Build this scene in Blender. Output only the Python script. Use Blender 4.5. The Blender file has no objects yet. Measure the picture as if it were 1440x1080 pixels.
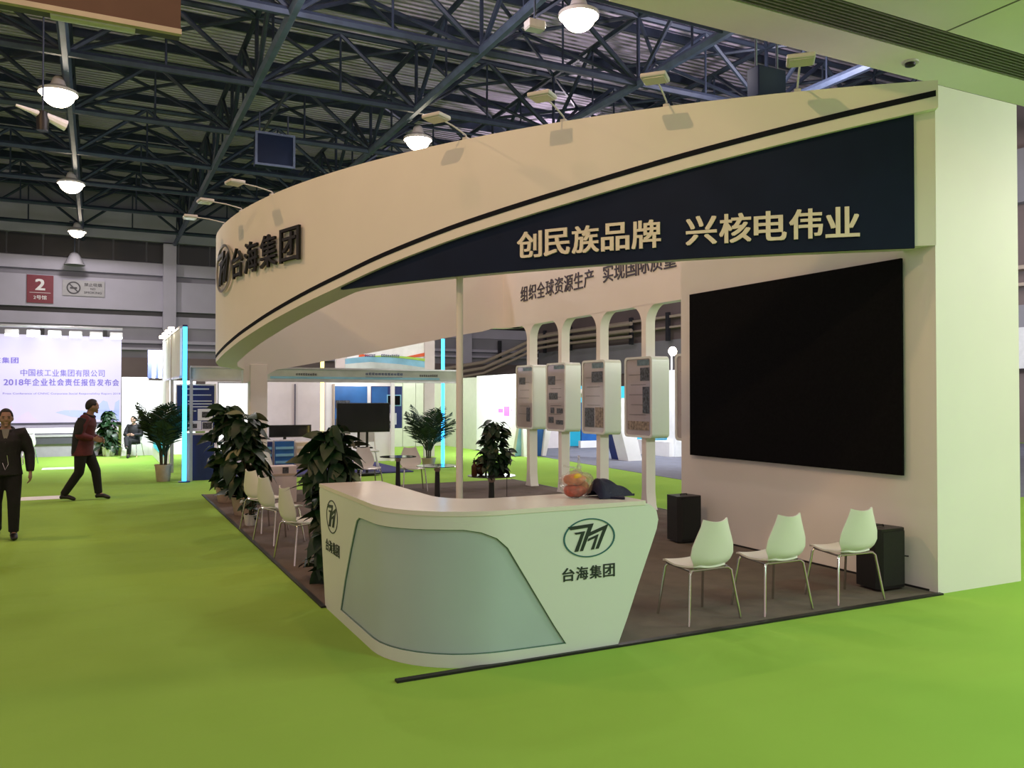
import bpy, bmesh, math, random
from mathutils import Vector, Matrix, geometry
random.seed(7)
S = bpy.context.scene
COL = S.collection
PI = math.pi
# ------------------------------------------------------------------ camera
CAM_H = 1.8
cam = bpy.data.cameras.new('camera'); cam_o = bpy.data.objects.new('camera', cam); COL.objects.link(cam_o)
cam.lens = 1165/1440*36; cam.sensor_width = 36; cam.sensor_fit = 'HORIZONTAL'
cam.clip_end = 300
cam_o.location = (0, 0, CAM_H); cam_o.rotation_euler = (PI/2+math.atan(18/1165), 0, 0)
S.camera = cam_o
# hall axes: local x runs along the booth front (v), local y away from us (u); origin = front right corner of the booth
ANG = math.radians(26.58)
P0 = Vector((3.89, 7.57, 0))
def W(v, u, z=0):
    return Vector((P0.x+math.cos(ANG)*v-math.sin(ANG)*u, P0.y+math.sin(ANG)*v+math.cos(ANG)*u, z))
# ------------------------------------------------------------------ light
w = bpy.data.worlds.new('hall_air'); S.world = w; w.use_nodes = True
w.node_tree.nodes['Background'].inputs[0].default_value = (1.0, .74, .72, 1)
w.node_tree.nodes['Background'].inputs[1].default_value = 0.6
S.view_settings.view_transform = 'Standard'; S.view_settings.look = 'None'
S.view_settings.exposure = -0.12; S.view_settings.gamma = 1; S.view_settings.use_curve_mapping = False
WARM = (1.0, .70, .47); NEUT = (1.0, .90, .90); PINK = (1.0, .68, .50); COOL = (.90, 1.0, .88)
def lamp(kind, loc, power, color, size=.3, target=None, size_y=None, spot=None, blend=.4):
    l = bpy.data.lights.new(kind.lower()+'_light', kind); l.energy = power; l.color = color
    if kind == 'AREA':
        l.size = size
        if size_y: l.shape = 'RECTANGLE'; l.size_y = size_y
    else: l.shadow_soft_size = size
    if kind == 'SPOT' and spot: l.spot_size = math.radians(spot); l.spot_blend = blend
    o = bpy.data.objects.new(l.name, l); COL.objects.link(o); o.location = loc
    if target is not None:
        o.rotation_euler = (Vector(target)-Vector(loc)).to_track_quat('-Z', 'Y').to_euler()
    return o
LP = dict(key=(700, 1.0, .62, .28), gal_a=(115, 1, .85, .62), gal_b=(600, .97, 1, .92), gal_c=(211, .54, 1, .79), pink=(441, 1, .50, .31),
          right=(454, .77, 1, .54), left=(1380, 1, .58, .27), back=(1080, 1, .85, .91), near=(100, 1, .69, .49), side=(266, 1, .54, .33))
# high bay over the open aisle left of the photographer: throws the crisp shadows of the arm lamps
lamp('SPOT', (-2.6, 2.0, 8.3), LP['key'][0], LP['key'][1:], .07, (-1.0, 12.0, 5.0), spot=86, blend=.35)
# tubes under the gallery, right of and behind the photographer
for n, v, u, sp in (('gal_a', 2.5, -3.5, 150), ('gal_b', 9.0, -3.8, 180), ('gal_c', -1.0, -5.5, 150)):
    lamp('AREA', W(v, u, 5.5), LP[n][0], LP[n][1:], 2.4, W(v, u, 0) if n != 'gal_b' else W(4.0, -.8, 1.2), .3).data.spread = math.radians(sp)
# unseen lamps at high-bay height, added and tinted to balance booth and hall tones
for n, v, u in (('pink', -2.0, 5.0), ('right', 9.5, 4.5), ('left', -13, 9), ('back', 12, 14), ('back', -2.2, 12.8), ('back', 14, 30), ('near', -9, -6), ('side', -8, 1.5)):
    lamp('POINT', W(v, u, 11.3), LP[n][0], LP[n][1:], .25)
# floodlights of the bright stands at the far left and far right
for v, u, z, p, t in ((-8.5, 26.0, 4.3, 20, (-8.5, 27.2, 2.8)), (-12.0, 26.0, 4.3, 20, (-12.0, 27.2, 2.8)),
                      (-5.2, 21.0, 3.3, 300, (-5.6, 23.2, 1.2)), (-7.0, 19.0, 4.4, 330, (-6.6, 23, 0.0)),
                      (-3.9, 15.6, 2.35, 25, (-3.9, 17.4, 1.3)), (3.3, 18.2, 2.9, 170, (4.6, 18.6, 1.4)),
                      (8.6, 15.5, 3.4, 260, (9.5, 18.5, 1.4)), (7.3, 12.4, 3.2, 170, (8.2, 15.0, .4)), (3.0, 21.0, 3.3, 60, (2.6, 23.6, 1.2)),
                      (-.6, 15.9, 2.34, 14, (-.6, 17.4, 1.8)), (17, 13, 6.0, 300, (25, 15, 4))):
    lamp('AREA', W(v, u, z), p, (.88, .94, 1.0), .8, W(*t), .25)

# ------------------------------------------------------------------ materials
def mat(name, color, rough=.6, metal=0., noise=.06, scale=6., bump=0., bscale=60., emit=None, strength=0., trans=0., alpha=1., ior=1.45, coat=0., spec=None):
    m = bpy.data.materials.new(name); m.use_nodes = True
    nt = m.node_tree; b = nt.nodes['Principled BSDF']
    c = tuple(color)+(1,)
    b.inputs['Base Color'].default_value = c
    b.inputs['Roughness'].default_value = rough; b.inputs['Metallic'].default_value = metal
    b.inputs['IOR'].default_value = ior
    if spec is not None: b.inputs['Specular IOR Level'].default_value = spec
    if coat: b.inputs['Coat Weight'].default_value = coat; b.inputs['Coat Roughness'].default_value = .08
    tc = nt.nodes.new('ShaderNodeTexCoord')
    if noise:
        n = nt.nodes.new('ShaderNodeTexNoise'); n.inputs['Scale'].default_value = scale; n.inputs['Detail'].default_value = 5
        r = nt.nodes.new('ShaderNodeValToRGB')
        r.color_ramp.elements[0].position = .3; r.color_ramp.elements[1].position = .7
        r.color_ramp.elements[0].color = tuple(max(0, x*(1-noise)) for x in color)+(1,)
        r.color_ramp.elements[1].color = tuple(min(1, x*(1+noise)) for x in color)+(1,)
        nt.links.new(tc.outputs['Object'], n.inputs['Vector']); nt.links.new(n.outputs['Fac'], r.inputs['Fac'])
        nt.links.new(r.outputs['Color'], b.inputs['Base Color'])
    if bump:
        n2 = nt.nodes.new('ShaderNodeTexNoise'); n2.inputs['Scale'].default_value = bscale
        bp = nt.nodes.new('ShaderNodeBump'); bp.inputs['Strength'].default_value = bump; bp.inputs['Distance'].default_value = .02
        nt.links.new(tc.outputs['Object'], n2.inputs['Vector']); nt.links.new(n2.outputs['Fac'], bp.inputs['Height'])
        nt.links.new(bp.outputs['Normal'], b.inputs['Normal'])
    if emit: b.inputs['Emission Color'].default_value = tuple(emit)+(1,); b.inputs['Emission Strength'].default_value = strength
    if trans: b.inputs['Transmission Weight'].default_value = trans
    if alpha < 1: b.inputs['Alpha'].default_value = alpha
    return m
M = {}
M['white'] = mat('white_emulsion', (.80, .785, .76), .55, noise=.02, scale=1.2, bump=.03, bscale=8)
M['white_gloss'] = mat('white_lacquer', (.72, .785, .745), .28, noise=.015, scale=2)
M['counter_top'] = mat('counter_lacquer', (.80, .76, .73), .2, noise=.02, scale=2)
M['frost'] = mat('frosted_panel', (.46, .58, .60), .32, noise=.03, scale=2)
M['dark_green'] = mat('dark_green_recess_shade', (.10, .20, .15), .4)
M['navy'] = mat('navy_board', (.005, .013, .042), .6, noise=.1, scale=3, spec=.2)
M['stripe'] = mat('navy_stripe', (.012, .014, .022), .8, spec=.1)
M['cream'] = mat('cream_lettering', (.80, .76, .66), .5)
M['black_metal'] = mat('blackened_steel_letters', (.025, .027, .024), .35, .5)
M['steel_rim'] = mat('brushed_steel_rim', (.45, .43, .40), .3, .9)
M['print_dark'] = mat('dark_print', (.02, .035, .03), .5)
M['print_teal'] = mat('teal_print', (.03, .14, .15), .5)
M['print_purple'] = mat('purple_grey_print', (.06, .055, .09), .5)
M['screen'] = mat('switched_off_screen', (.006, .006, .007), .85, noise=.2, scale=30, spec=.06)
M['tv_glass'] = mat('television_glass', (.008, .009, .012), .12, noise=0)
M['black_plastic'] = mat('black_plastic', (.010, .010, .011), .45, noise=.1, scale=40, bump=.1, bscale=200)
M['black_grille'] = mat('black_speaker_grille', (.014, .014, .014), .7, noise=.3, scale=160, bump=.4, bscale=300)
M['chrome'] = mat('chrome', (.62, .60, .57), .18, 1., noise=0)
M['chair_shell'] = mat('white_moulded_plastic', (.78, .78, .74), .3, noise=.01)
M['dark_glass'] = mat('smoked_glass', (.06, .07, .07), .06, noise=0, trans=.35)
M['dark_steel'] = mat('dark_steel', (.05, .05, .055), .35, .8)
M['pot'] = mat('beige_ceramic', (.42, .33, .25), .6, noise=.15)
M['pot_white'] = mat('white_ceramic', (.6, .6, .58), .4)
M['soil'] = mat('soil', (.03, .02, .015), .95, noise=.4, scale=40, bump=.6)
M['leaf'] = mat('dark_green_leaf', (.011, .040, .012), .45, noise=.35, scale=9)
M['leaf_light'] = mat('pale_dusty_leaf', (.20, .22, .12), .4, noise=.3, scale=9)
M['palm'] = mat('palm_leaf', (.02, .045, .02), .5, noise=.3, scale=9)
M['bark'] = mat('brown_stem', (.05, .045, .02), .8, noise=.3, scale=20)
M['cyan_led'] = mat('cyan_light_bar', (.1, .5, .9), .4, noise=0, emit=(.05, .50, 1.0), strength=3.2)
M['yellow_led'] = mat('yellow_light_bar', (.9, .8, .3), .4, noise=0, emit=(1., .80, .22), strength=3.4)
M['bay_lens'] = mat('glowing_lamp_lens', (1, .9, .8), .4, noise=0, emit=(1., .83, .62), strength=22)
M['flood_lens'] = mat('glowing_flood_lens', (1, 1, 1), .4, noise=0, emit=(.95, .97, 1.), strength=2.5)
M['lamp_lens'] = mat('unlit_lamp_lens', (.55, .55, .52), .25)
M['lamp_grey'] = mat('pale_grey_enamel', (.55, .55, .55), .4)
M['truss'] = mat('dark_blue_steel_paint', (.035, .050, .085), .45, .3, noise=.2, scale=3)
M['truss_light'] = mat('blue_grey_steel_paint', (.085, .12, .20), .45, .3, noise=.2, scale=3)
M['brown_panel'] = mat('brown_board', (.10, .05, .035), .7)
M['gallery_white'] = mat('gallery_soffit_paint', (.72, .75, .70), .7, noise=.04, scale=1)
M['gallery_grille'] = mat('dark_gallery_grille', (.16, .17, .15), .7)
M['hall_white'] = mat('hall_wall_paint', (.50, .49, .60), .7, noise=.06, scale=.6)
M['hall_grey'] = mat('hall_wall_grey', (.30, .30, .34), .7, noise=.08, scale=.6)
M['hall_dark'] = mat('hall_dark_glass', (.03, .032, .04), .4, noise=.1, scale=1)
M['hall_brown'] = mat('hall_brown_grey', (.20, .16, .16), .7, noise=.1, scale=.5)
M['sign_red'] = mat('maroon_sign', (.22, .035, .055), .5)
M['sign_grey'] = mat('grey_sign', (.42, .42, .45), .5)
M['sign_ink'] = mat('dark_sign_ink', (.05, .05, .06), .5)
M['sign_white'] = mat('white_sign_ink', (.85, .85, .87), .5)
M['lilac'] = mat('lilac_led_wall', (.3, .3, .35), .5, noise=0, emit=(.74, .67, .95), strength=.66)
M['lilac_ink'] = mat('violet_print', (.15, .12, .40), .5, noise=0, emit=(.12, .09, .42), strength=.6)
M['lilac_soft'] = mat('pale_blue_print', (.3, .36, .7), .5, noise=0, emit=(.40, .48, .95), strength=.6)
M['lilac_grey'] = mat('pale_grey_violet_print', (.5, .45, .6), .5, noise=0, emit=(.50, .44, .70), strength=.6)
M['glow_white'] = mat('backlit_white_film', (.9, .9, .9), .5, noise=0, emit=(.95, .97, 1.), strength=1.1)
M['stage_grey'] = mat('grey_stage_skirt', (.32, .31, .36), .8)
M['stage_dark'] = mat('dark_stage_band', (.07, .07, .09), .6)
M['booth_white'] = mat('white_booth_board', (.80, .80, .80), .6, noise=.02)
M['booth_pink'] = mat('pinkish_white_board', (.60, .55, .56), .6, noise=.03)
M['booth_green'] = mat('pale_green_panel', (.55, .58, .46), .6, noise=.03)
M['alu'] = mat('aluminium_profile', (.5, .5, .52), .35, .7)
M['poster_blue'] = mat('deep_blue_poster', (.015, .03, .16), .4, noise=.2, scale=2)
M['poster_blue_light'] = mat('bright_blue_poster', (.02, .11, .35), .4, noise=.25, scale=2)
M['poster_ink'] = mat('poster_white_ink', (.7, .72, .8), .5)
M['cyan_board'] = mat('cyan_board', (.05, .45, .62), .5, noise=0, emit=(.03, .5, .75), strength=.6)
M['sky_board'] = mat('pale_sky_board', (.22, .48, .66), .5, noise=.2, scale=2)
M['header_teal'] = mat('teal_grey_header', (.46, .52, .52), .5, noise=.25, scale=1.5)
M['violet_carpet'] = mat('violet_carpet', (.05, .05, .17), .95)
M['grey_carpet'] = mat('blue_grey_carpet', (.17, .18, .23), .95, noise=.1, scale=3)
M['brown_carpet'] = mat('brown_grey_carpet', (.115, .092, .075), .98, noise=.13, scale=5, bump=.3, bscale=300)
M['edge_black'] = mat('black_edge_trim', (.012, .012, .012), .5)
M['orange'] = mat('orange_stripe', (.7, .12, .04), .5)
M['lime'] = mat('lime_stripe', (.35, .6, .1), .5)
M['sky_white'] = mat('glaring_white_panel', (.85, .88, .9), .5)
M['poster_paper'] = mat('glossy_grey_paper', (.40, .37, .38), .12, noise=.05, scale=3, coat=.5)
M['photo_dark'] = mat('dark_photo_print', (.06, .065, .08), .3, noise=.9, scale=26)
M['photo_warm'] = mat('tan_photo_print', (.25, .20, .15), .3, noise=.6, scale=20)
M['photo_teal'] = mat('teal_header_print', (.12, .20, .24), .3, noise=.4, scale=12)
M['skin'] = mat('skin', (.28, .17, .12), .55, noise=.06)
M['hair'] = mat('black_hair', (.010, .009, .009), .6, noise=.3, scale=60, bump=.5, bscale=90)
M['jacket_black'] = mat('black_jacket', (.007, .007, .009), .7, noise=.3, scale=12, bump=.4, bscale=18)
M['jacket_red'] = mat('dark_red_jacket', (.085, .012, .018), .7, noise=.25, scale=10, bump=.3, bscale=18)
M['shirt'] = mat('pale_shirt', (.20, .20, .18), .8)
M['trousers'] = mat('black_trousers', (.006, .006, .007), .85, noise=.2, scale=10, bump=.3, bscale=16)
M['shoe'] = mat('black_leather', (.010, .009, .009), .4)
M['film'] = mat('clear_plastic_film', (.95, .85, .8), .2, noise=0, trans=.85, alpha=.4, bump=.9, bscale=16)
M['bread'] = mat('baked_bread', (.55, .22, .10), .6, noise=.35, scale=14, bump=.4, bscale=30)
M['bread_red'] = mat('red_snack_wrapper', (.45, .10, .06), .3, noise=.5, scale=22)
M['yellow'] = mat('yellow_wrapper', (.75, .45, .03), .35)
M['navy_cloth'] = mat('navy_cloth', (.007, .008, .032), .75, noise=.2, scale=18, bump=.5, bscale=22)
M['bottle_brown'] = mat('brown_glass', (.06, .02, .01), .12)
M['paper_tape'] = mat('white_floor_tape', (.75, .76, .74), .7)
M['tan'] = mat('tan_board', (.48, .40, .33), .6)
M['magenta'] = mat('magenta_print', (.6, .15, .5), .5)

def carpet_material():
    m = bpy.data.materials.new('green_exhibition_carpet'); m.use_nodes = True
    nt = m.node_tree; b = nt.nodes['Principled BSDF']; b.inputs['Roughness'].default_value = .95
    b.inputs['Specular IOR Level'].default_value = .15
    tc = nt.nodes.new('ShaderNodeTexCoord')
    n = nt.nodes.new('ShaderNodeTexNoise'); n.inputs['Scale'].default_value = .5; n.inputs['Detail'].default_value = 8
    r = nt.nodes.new('ShaderNodeValToRGB'); r.color_ramp.elements[0].position = .3; r.color_ramp.elements[1].position = .7
    r.color_ramp.elements[0].color = (.235, .415, .060, 1); r.color_ramp.elements[1].color = (.27, .465, .072, 1)
    n2 = nt.nodes.new('ShaderNodeTexNoise'); n2.inputs['Scale'].default_value = 350
    bp = nt.nodes.new('ShaderNodeBump'); bp.inputs['Strength'].default_value = .25; bp.inputs['Distance'].default_value = .01
    # long soft ripples of the unrolled strips
    mp = nt.nodes.new('ShaderNodeMapping'); mp.inputs['Scale'].default_value = (.25, 3.2, 1)
    n3 = nt.nodes.new('ShaderNodeTexNoise'); n3.inputs['Scale'].default_value = .8
    bp2 = nt.nodes.new('ShaderNodeBump'); bp2.inputs['Strength'].default_value = .35; bp2.inputs['Distance'].default_value = .08
    L = nt.links.new
    L(tc.outputs['Object'], n.inputs['Vector']); L(n.outputs['Fac'], r.inputs['Fac']); L(r.outputs['Color'], b.inputs['Base Color'])
    L(tc.outputs['Object'], n2.inputs['Vector']); L(n2.outputs['Fac'], bp.inputs['Height'])
    L(tc.outputs['Object'], mp.inputs['Vector']); L(mp.outputs['Vector'], n3.inputs['Vector']); L(n3.outputs['Fac'], bp2.inputs['Height'])
    L(bp2.outputs['Normal'], bp.inputs['Normal']); L(bp.outputs['Normal'], b.inputs['Normal'])
    return m
M['green_carpet'] = carpet_material()
def ribbed_material():
    m = mat('ribbed_roof_sheet', (.66, .58, .76), .6, .2, noise=.12, scale=.4)
    nt = m.node_tree; b = nt.nodes['Principled BSDF']
    tc = nt.nodes.new('ShaderNodeTexCoord'); wv = nt.nodes.new('ShaderNodeTexWave'); wv.bands_direction = 'Y'
    wv.inputs['Scale'].default_value = 1.1
    bp = nt.nodes.new('ShaderNodeBump'); bp.inputs['Strength'].default_value = 1; bp.inputs['Distance'].default_value = .12
    nt.links.new(tc.outputs['Object'], wv.inputs['Vector']); nt.links.new(wv.outputs['Fac'], bp.inputs['Height'])
    nt.links.new(bp.outputs['Normal'], b.inputs['Normal'])
    return m
M['roof'] = ribbed_material()

# ------------------------------------------------------------------ mesh helpers
class MB:
    def __init__(s): s.v = []; s.f = []
    def add(s, verts, faces):
        n = len(s.v); s.v += [tuple(p) for p in verts]; s.f += [tuple(i+n for i in f) for f in faces]; return s
    def box(s, x0, x1, y0, y1, z0, z1, b=0):
        if b:
            bm = bmesh.new(); bmesh.ops.create_cube(bm, size=1)
            for q in bm.verts:
                q.co = Vector((x0+(q.co.x+.5)*(x1-x0), y0+(q.co.y+.5)*(y1-y0), z0+(q.co.z+.5)*(z1-z0)))
            bmesh.ops.bevel(bm, geom=bm.edges[:], offset=b, segments=3, profile=.5, affect='EDGES')
            bm.verts.index_update()
            s.add([q.co for q in bm.verts], [[q.index for q in f.verts] for f in bm.faces]); bm.free(); return s
        P = [(x, y, z) for x in (x0, x1) for y in (y0, y1) for z in (z0, z1)]
        return s.add(P, [(0, 1, 3, 2), (4, 6, 7, 5), (0, 4, 5, 1), (2, 3, 7, 6), (0, 2, 6, 4), (1, 5, 7, 3)])
    def tube(s, pts, r, n=8, cap=True, ry=None):
        pts = [Vector(p) for p in pts]; k = len(pts)
        rs = r if isinstance(r, (list, tuple)) else [r]*k
        up = None; V = []; F = []
        for i, p in enumerate(pts):
            t = (pts[min(i+1, k-1)]-pts[max(i-1, 0)]).normalized()
            if up is None: up = Vector((0, 0, 1)) if abs(t.z) < .9 else Vector((0, 1, 0))
            a = t.cross(up).normalized(); b = a.cross(t).normalized(); up = b
            for j in range(n):
                q = 2*PI*j/n; V.append(p+a*math.cos(q)*rs[i]+b*math.sin(q)*rs[i]*(ry or 1))
        for i in range(k-1):
            for j in range(n): F.append((i*n+j, i*n+(j+1) % n, (i+1)*n+(j+1) % n, (i+1)*n+j))
        if cap: F.append(tuple(range(n))[::-1]); F.append(tuple((k-1)*n+j for j in range(n)))
        return s.add(V, F)
    def lathe(s, prof, n=24, c=(0, 0, 0)):
        V = []; F = []; k = len(prof)
        for r, z in prof:
            for j in range(n): q = 2*PI*j/n; V.append((c[0]+r*math.cos(q), c[1]+r*math.sin(q), c[2]+z))
        for i in range(k-1):
            for j in range(n): F.append((i*n+j, i*n+(j+1) % n, (i+1)*n+(j+1) % n, (i+1)*n+j))
        F.append(tuple(range(n))[::-1]); F.append(tuple((k-1)*n+j for j in range(n)))
        return s.add(V, F)
    def ball(s, c, rx, ry=None, rz=None, n=14, k=9, fn=None):
        ry = ry or rx; rz = rz or rx; V = []; F = []
        for i in range(1, k):
            a = PI*i/k
            for j in range(n):
                q = 2*PI*j/n; d = Vector((math.sin(a)*math.cos(q), math.sin(a)*math.sin(q), math.cos(a)))
                m = fn(d) if fn else 1
                V.append((c[0]+rx*d.x*m, c[1]+ry*d.y*m, c[2]+rz*d.z*m))
        V.append((c[0], c[1], c[2]+rz)); V.append((c[0], c[1], c[2]-rz)); T = len(V)-2
        for i in range(k-2):
            for j in range(n): F.append((i*n+j, (i+1)*n+j, (i+1)*n+(j+1) % n, i*n+(j+1) % n))
        for j in range(n): F.append((T, j, (j+1) % n)); F.append((T+1, (k-2)*n+(j+1) % n, (k-2)*n+j))
        return s.add(V, F)
    def prism(s, poly, fn, d0, d1):
        """poly: 2-D outline, fn(a, b, d) -> point; solid between depths d0 and d1."""
        n = len(poly)
        V = [fn(a, b, d0) for a, b in poly]+[fn(a, b, d1) for a, b in poly]
        F = [tuple(range(n)), tuple(range(2*n-1, n-1, -1))]+[(i, i+n, (i+1) % n+n, (i+1) % n) for i in range(n)]
        return s.add(V, F)
    def surf(s, fn, nu, nv, th):
        """thin solid: fn(a, b) in 0..1, thickened along its normals"""
        P = [[Vector(fn(i/nu, j/nv)) for j in range(nv+1)] for i in range(nu+1)]
        N = [[None]*(nv+1) for _ in range(nu+1)]
        for i in range(nu+1):
            for j in range(nv+1):
                du = P[min(i+1, nu)][j]-P[max(i-1, 0)][j]; dv = P[i][min(j+1, nv)]-P[i][max(j-1, 0)]
                N[i][j] = du.cross(dv).normalized()
        m = (nu+1)*(nv+1); I = lambda i, j, k=0: k*m+i*(nv+1)+j
        V = [P[i][j] for i in range(nu+1) for j in range(nv+1)]+[P[i][j]+N[i][j]*th for i in range(nu+1) for j in range(nv+1)]
        F = []
        for i in range(nu):
            for j in range(nv):
                F.append((I(i, j), I(i+1, j), I(i+1, j+1), I(i, j+1))); F.append((I(i, j, 1), I(i, j+1, 1), I(i+1, j+1, 1), I(i+1, j, 1)))
        for i in range(nu):
            F.append((I(i, 0), I(i, 0, 1), I(i+1, 0, 1), I(i+1, 0))); F.append((I(i, nv), I(i+1, nv), I(i+1, nv, 1), I(i, nv, 1)))
        for j in range(nv):
            F.append((I(0, j), I(0, j+1), I(0, j+1, 1), I(0, j, 1))); F.append((I(nu, j), I(nu, j, 1), I(nu, j+1, 1), I(nu, j+1)))
        return s.add(V, F)
    def sheet(s, outer, fn, d0, d1, holes=(), step=None):
        """solid sheet with holes; fn(a, b, d) bends it; outlines densified and filled so that it can bend"""
        def dens(L):
            out = []
            for i, p in enumerate(L):
                q = L[(i+1) % len(L)]; d = math.dist(p, q); k = max(1, int(d/step+.5)) if step else 1
                out += [(p[0]+(q[0]-p[0])*t/k, p[1]+(q[1]-p[1])*t/k) for t in range(k)]
            return out
        def inside(p, L):
            c = False
            for i in range(len(L)):
                a, b = L[i], L[i-1]
                if (a[1] > p[1]) != (b[1] > p[1]) and p[0] < (b[0]-a[0])*(p[1]-a[1])/(b[1]-a[1])+a[0]: c = not c
            return c
        loops = [dens(outer)]+[dens(h) for h in holes]
        V = []; E = []
        for L in loops:
            n0 = len(V); V += [Vector(p) for p in L]; E += [(n0+i, n0+(i+1) % len(L)) for i in range(len(L))]
        if step:
            xs = [p[0] for p in outer]; ys = [p[1] for p in outer]
            x = min(xs)+step
            while x < max(xs):
                y = min(ys)+step
                while y < max(ys):
                    if inside((x, y), loops[0]) and not any(inside((x, y), h) for h in loops[1:]):
                        if min((Vector((x, y))-q).length for L in loops for q in map(Vector, L)) > step*.4: V.append(Vector((x, y)))
                    y += step
                x += step
        vo, eo, fo, *_ = geometry.delaunay_2d_cdt(V, E, [], 0, 1e-5)
        F2 = []
        for f in fo:
            c = sum((vo[i] for i in f), Vector((0, 0)))/len(f)
            if inside(c, loops[0]) and not any(inside(c, h) for h in loops[1:]): F2.append(tuple(f))
        n = len(vo); cnt = {}
        for f in F2:
            for i in range(len(f)):
                e = (f[i], f[(i+1) % len(f)]); cnt[e] = cnt.get(e, 0)+1
        F = list(F2)+[tuple(i+n for i in f[::-1]) for f in F2]
        for (a, b) in cnt:
            if (b, a) not in cnt: F.append((b, a, a+n, b+n))
        return s.add([fn(p.x, p.y, d0) for p in vo]+[fn(p.x, p.y, d1) for p in vo], F)
    def mesh(s, name, m=None, smooth=35):
        me = bpy.data.meshes.new(name); me.from_pydata(s.v, [], s.f); me.update()
        bm = bmesh.new(); bm.from_mesh(me); bmesh.ops.recalc_face_normals(bm, faces=bm.faces[:]); bm.to_mesh(me); bm.free()
        if smooth:
            me.shade_smooth(); me.set_sharp_from_angle(angle=math.radians(smooth))
        if m: me.materials.append(M[m] if isinstance(m, str) else m)
        return me
def link(name, me, parent=None, loc=(0, 0, 0), rot=(0, 0, 0), scale=None):
    o = bpy.data.objects.new(name, me); COL.objects.link(o); o.location = loc; o.rotation_euler = rot
    if scale: o.scale = scale if isinstance(scale, (tuple, list)) else (scale,)*3
    if parent: o.parent = parent
    return o
def part(name, mb, m, parent, label=None, smooth=35, **k):
    o = link(name, mb.mesh(name, m, smooth), parent, **k)
    if label: o['label'] = label
    return o
def thing(name, label, cat, v=0, u=0, z=0, rot=0, group=None):
    o = link(name, None, None, W(v, u, z), (0, 0, ANG+rot)); o.empty_display_size = .2
    o['label'] = label; o['category'] = cat
    if group: o['group'] = group
    return o
def single(name, mb, m, label, cat, v=0, u=0, z=0, rot=0, group=None, smooth=35):
    o = link(name, mb.mesh(name, m, smooth), None, W(v, u, z), (0, 0, ANG+rot)); o['label'] = label; o['category'] = cat
    if group: o['group'] = group
    return o
def struct(name, mb, m, smooth=35):
    o = link(name, mb.mesh(name, m, smooth), None, W(0, 0, 0), (0, 0, ANG)); o['kind'] = 'structure'; return o
def copy_tree(o, parent=None):
    c = o.copy(); COL.objects.link(c)
    if parent: c.parent = parent
    for ch in list(o.children): copy_tree(ch, c)
    return c
def place(o, v, u, z=0, rot=0, label=None, scale=None):
    o.location = W(v, u, z); o.rotation_euler = (0, 0, ANG+rot)
    if label: o['label'] = label
    if scale: o.scale = (scale,)*3
    return o
# ---- lettering: outlines of the built-in font, taken once per character
_G = {}
def glyph(txt, bold=0., ext=.01):
    k = (txt, bold)
    if k not in _G:
        c = bpy.data.curves.new('lettering', 'FONT'); c.body = txt; c.size = 1; c.offset = bold; c.extrude = .5; c.resolution_u = 3
        o = bpy.data.objects.new('lettering', c); COL.objects.link(o)
        dg = bpy.context.evaluated_depsgraph_get(); me = bpy.data.meshes.new_from_object(o.evaluated_get(dg))
        V = [tuple(q.co) for q in me.vertices]; F = [tuple(p.vertices) for p in me.polygons]
        bpy.data.objects.remove(o); bpy.data.curves.remove(c); bpy.data.meshes.remove(me)
        _G[k] = (V, F)
    return _G[k]
def text_mb(txt, fn, cx, cy, wd, ht, d0, d1, bold=0.):
    """one string stretched into a box wd x ht centred at (cx, cy) on fn(a, b, depth); bold = stroke gain in em, made by overlaid copies"""
    V, F = glyph(txt); mb = MB()
    xs = [q[0] for q in V]; ys = [q[1] for q in V]
    x0, x1, y0, y1 = min(xs)-bold, max(xs)+bold, min(ys)-bold, max(ys)+bold
    for k, (ox, oy) in enumerate(((-bold, -bold*.6), (bold, -bold*.6), (-bold, bold*.6), (bold, bold*.6), (0, 0)) if bold else ((0, 0),)):
        mb.add([fn(cx+((x+ox-x0)/(x1-x0)-.5)*wd, cy+((y+oy-y0)/(y1-y0)-.5)*ht, d0+(z+.5)*(d1-d0)+k*2e-5) for x, y, z in V], F)
    return mb
def chars(s, parent, m, fn, x0, x1, cy, ht, d0, d1, bold=.02, fill=.9, name='character'):
    n = len(s); p = (x1-x0)/n
    for i, ch in enumerate(s):
        if ch == ' ': continue
        hh = ht*(.8 if ch in '一工' else 1)
        part(name, text_mb(ch, fn, x0+(i+.5)*p, cy, p*fill, hh, d0, d1, bold), m, parent, smooth=0)
# the company mark: three bent strokes inside an oval ring
MARK = [[(200, 262), (432, 245), (402, 325), (568, 262), (478, 487), (450, 487), (517, 312), (385, 365), (335, 495), (308, 495), (382, 280), (225, 292)],
        [(258, 320), (355, 312), (292, 497), (258, 497), (318, 335), (270, 336)],
        [(385, 385), (478, 350), (435, 490), (408, 490), (447, 382), (378, 410)]]
def emblem(parent, fn, cx, cy, wd, ht, d0, d1, m, mring, ring=.035):
    for P in MARK:
        poly = [(cx+(x-395)/470*wd, cy-(y-377)/366*ht) for x, y in P]
        part('emblem_stroke', MB().sheet(poly, fn, d0, d1, step=wd/4), m, parent, smooth=0)
    n = 48; el = lambda k: [(cx+math.cos(2*PI*i/n)*wd/2*k, cy+math.sin(2*PI*i/n)*ht/2*k*(1 if k == 1 else 1)) for i in range(n)]
    part('emblem_ring', MB().sheet(el(1), fn, d0, d1, [el(1-2*ring)]), mring, parent, smooth=0)
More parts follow.
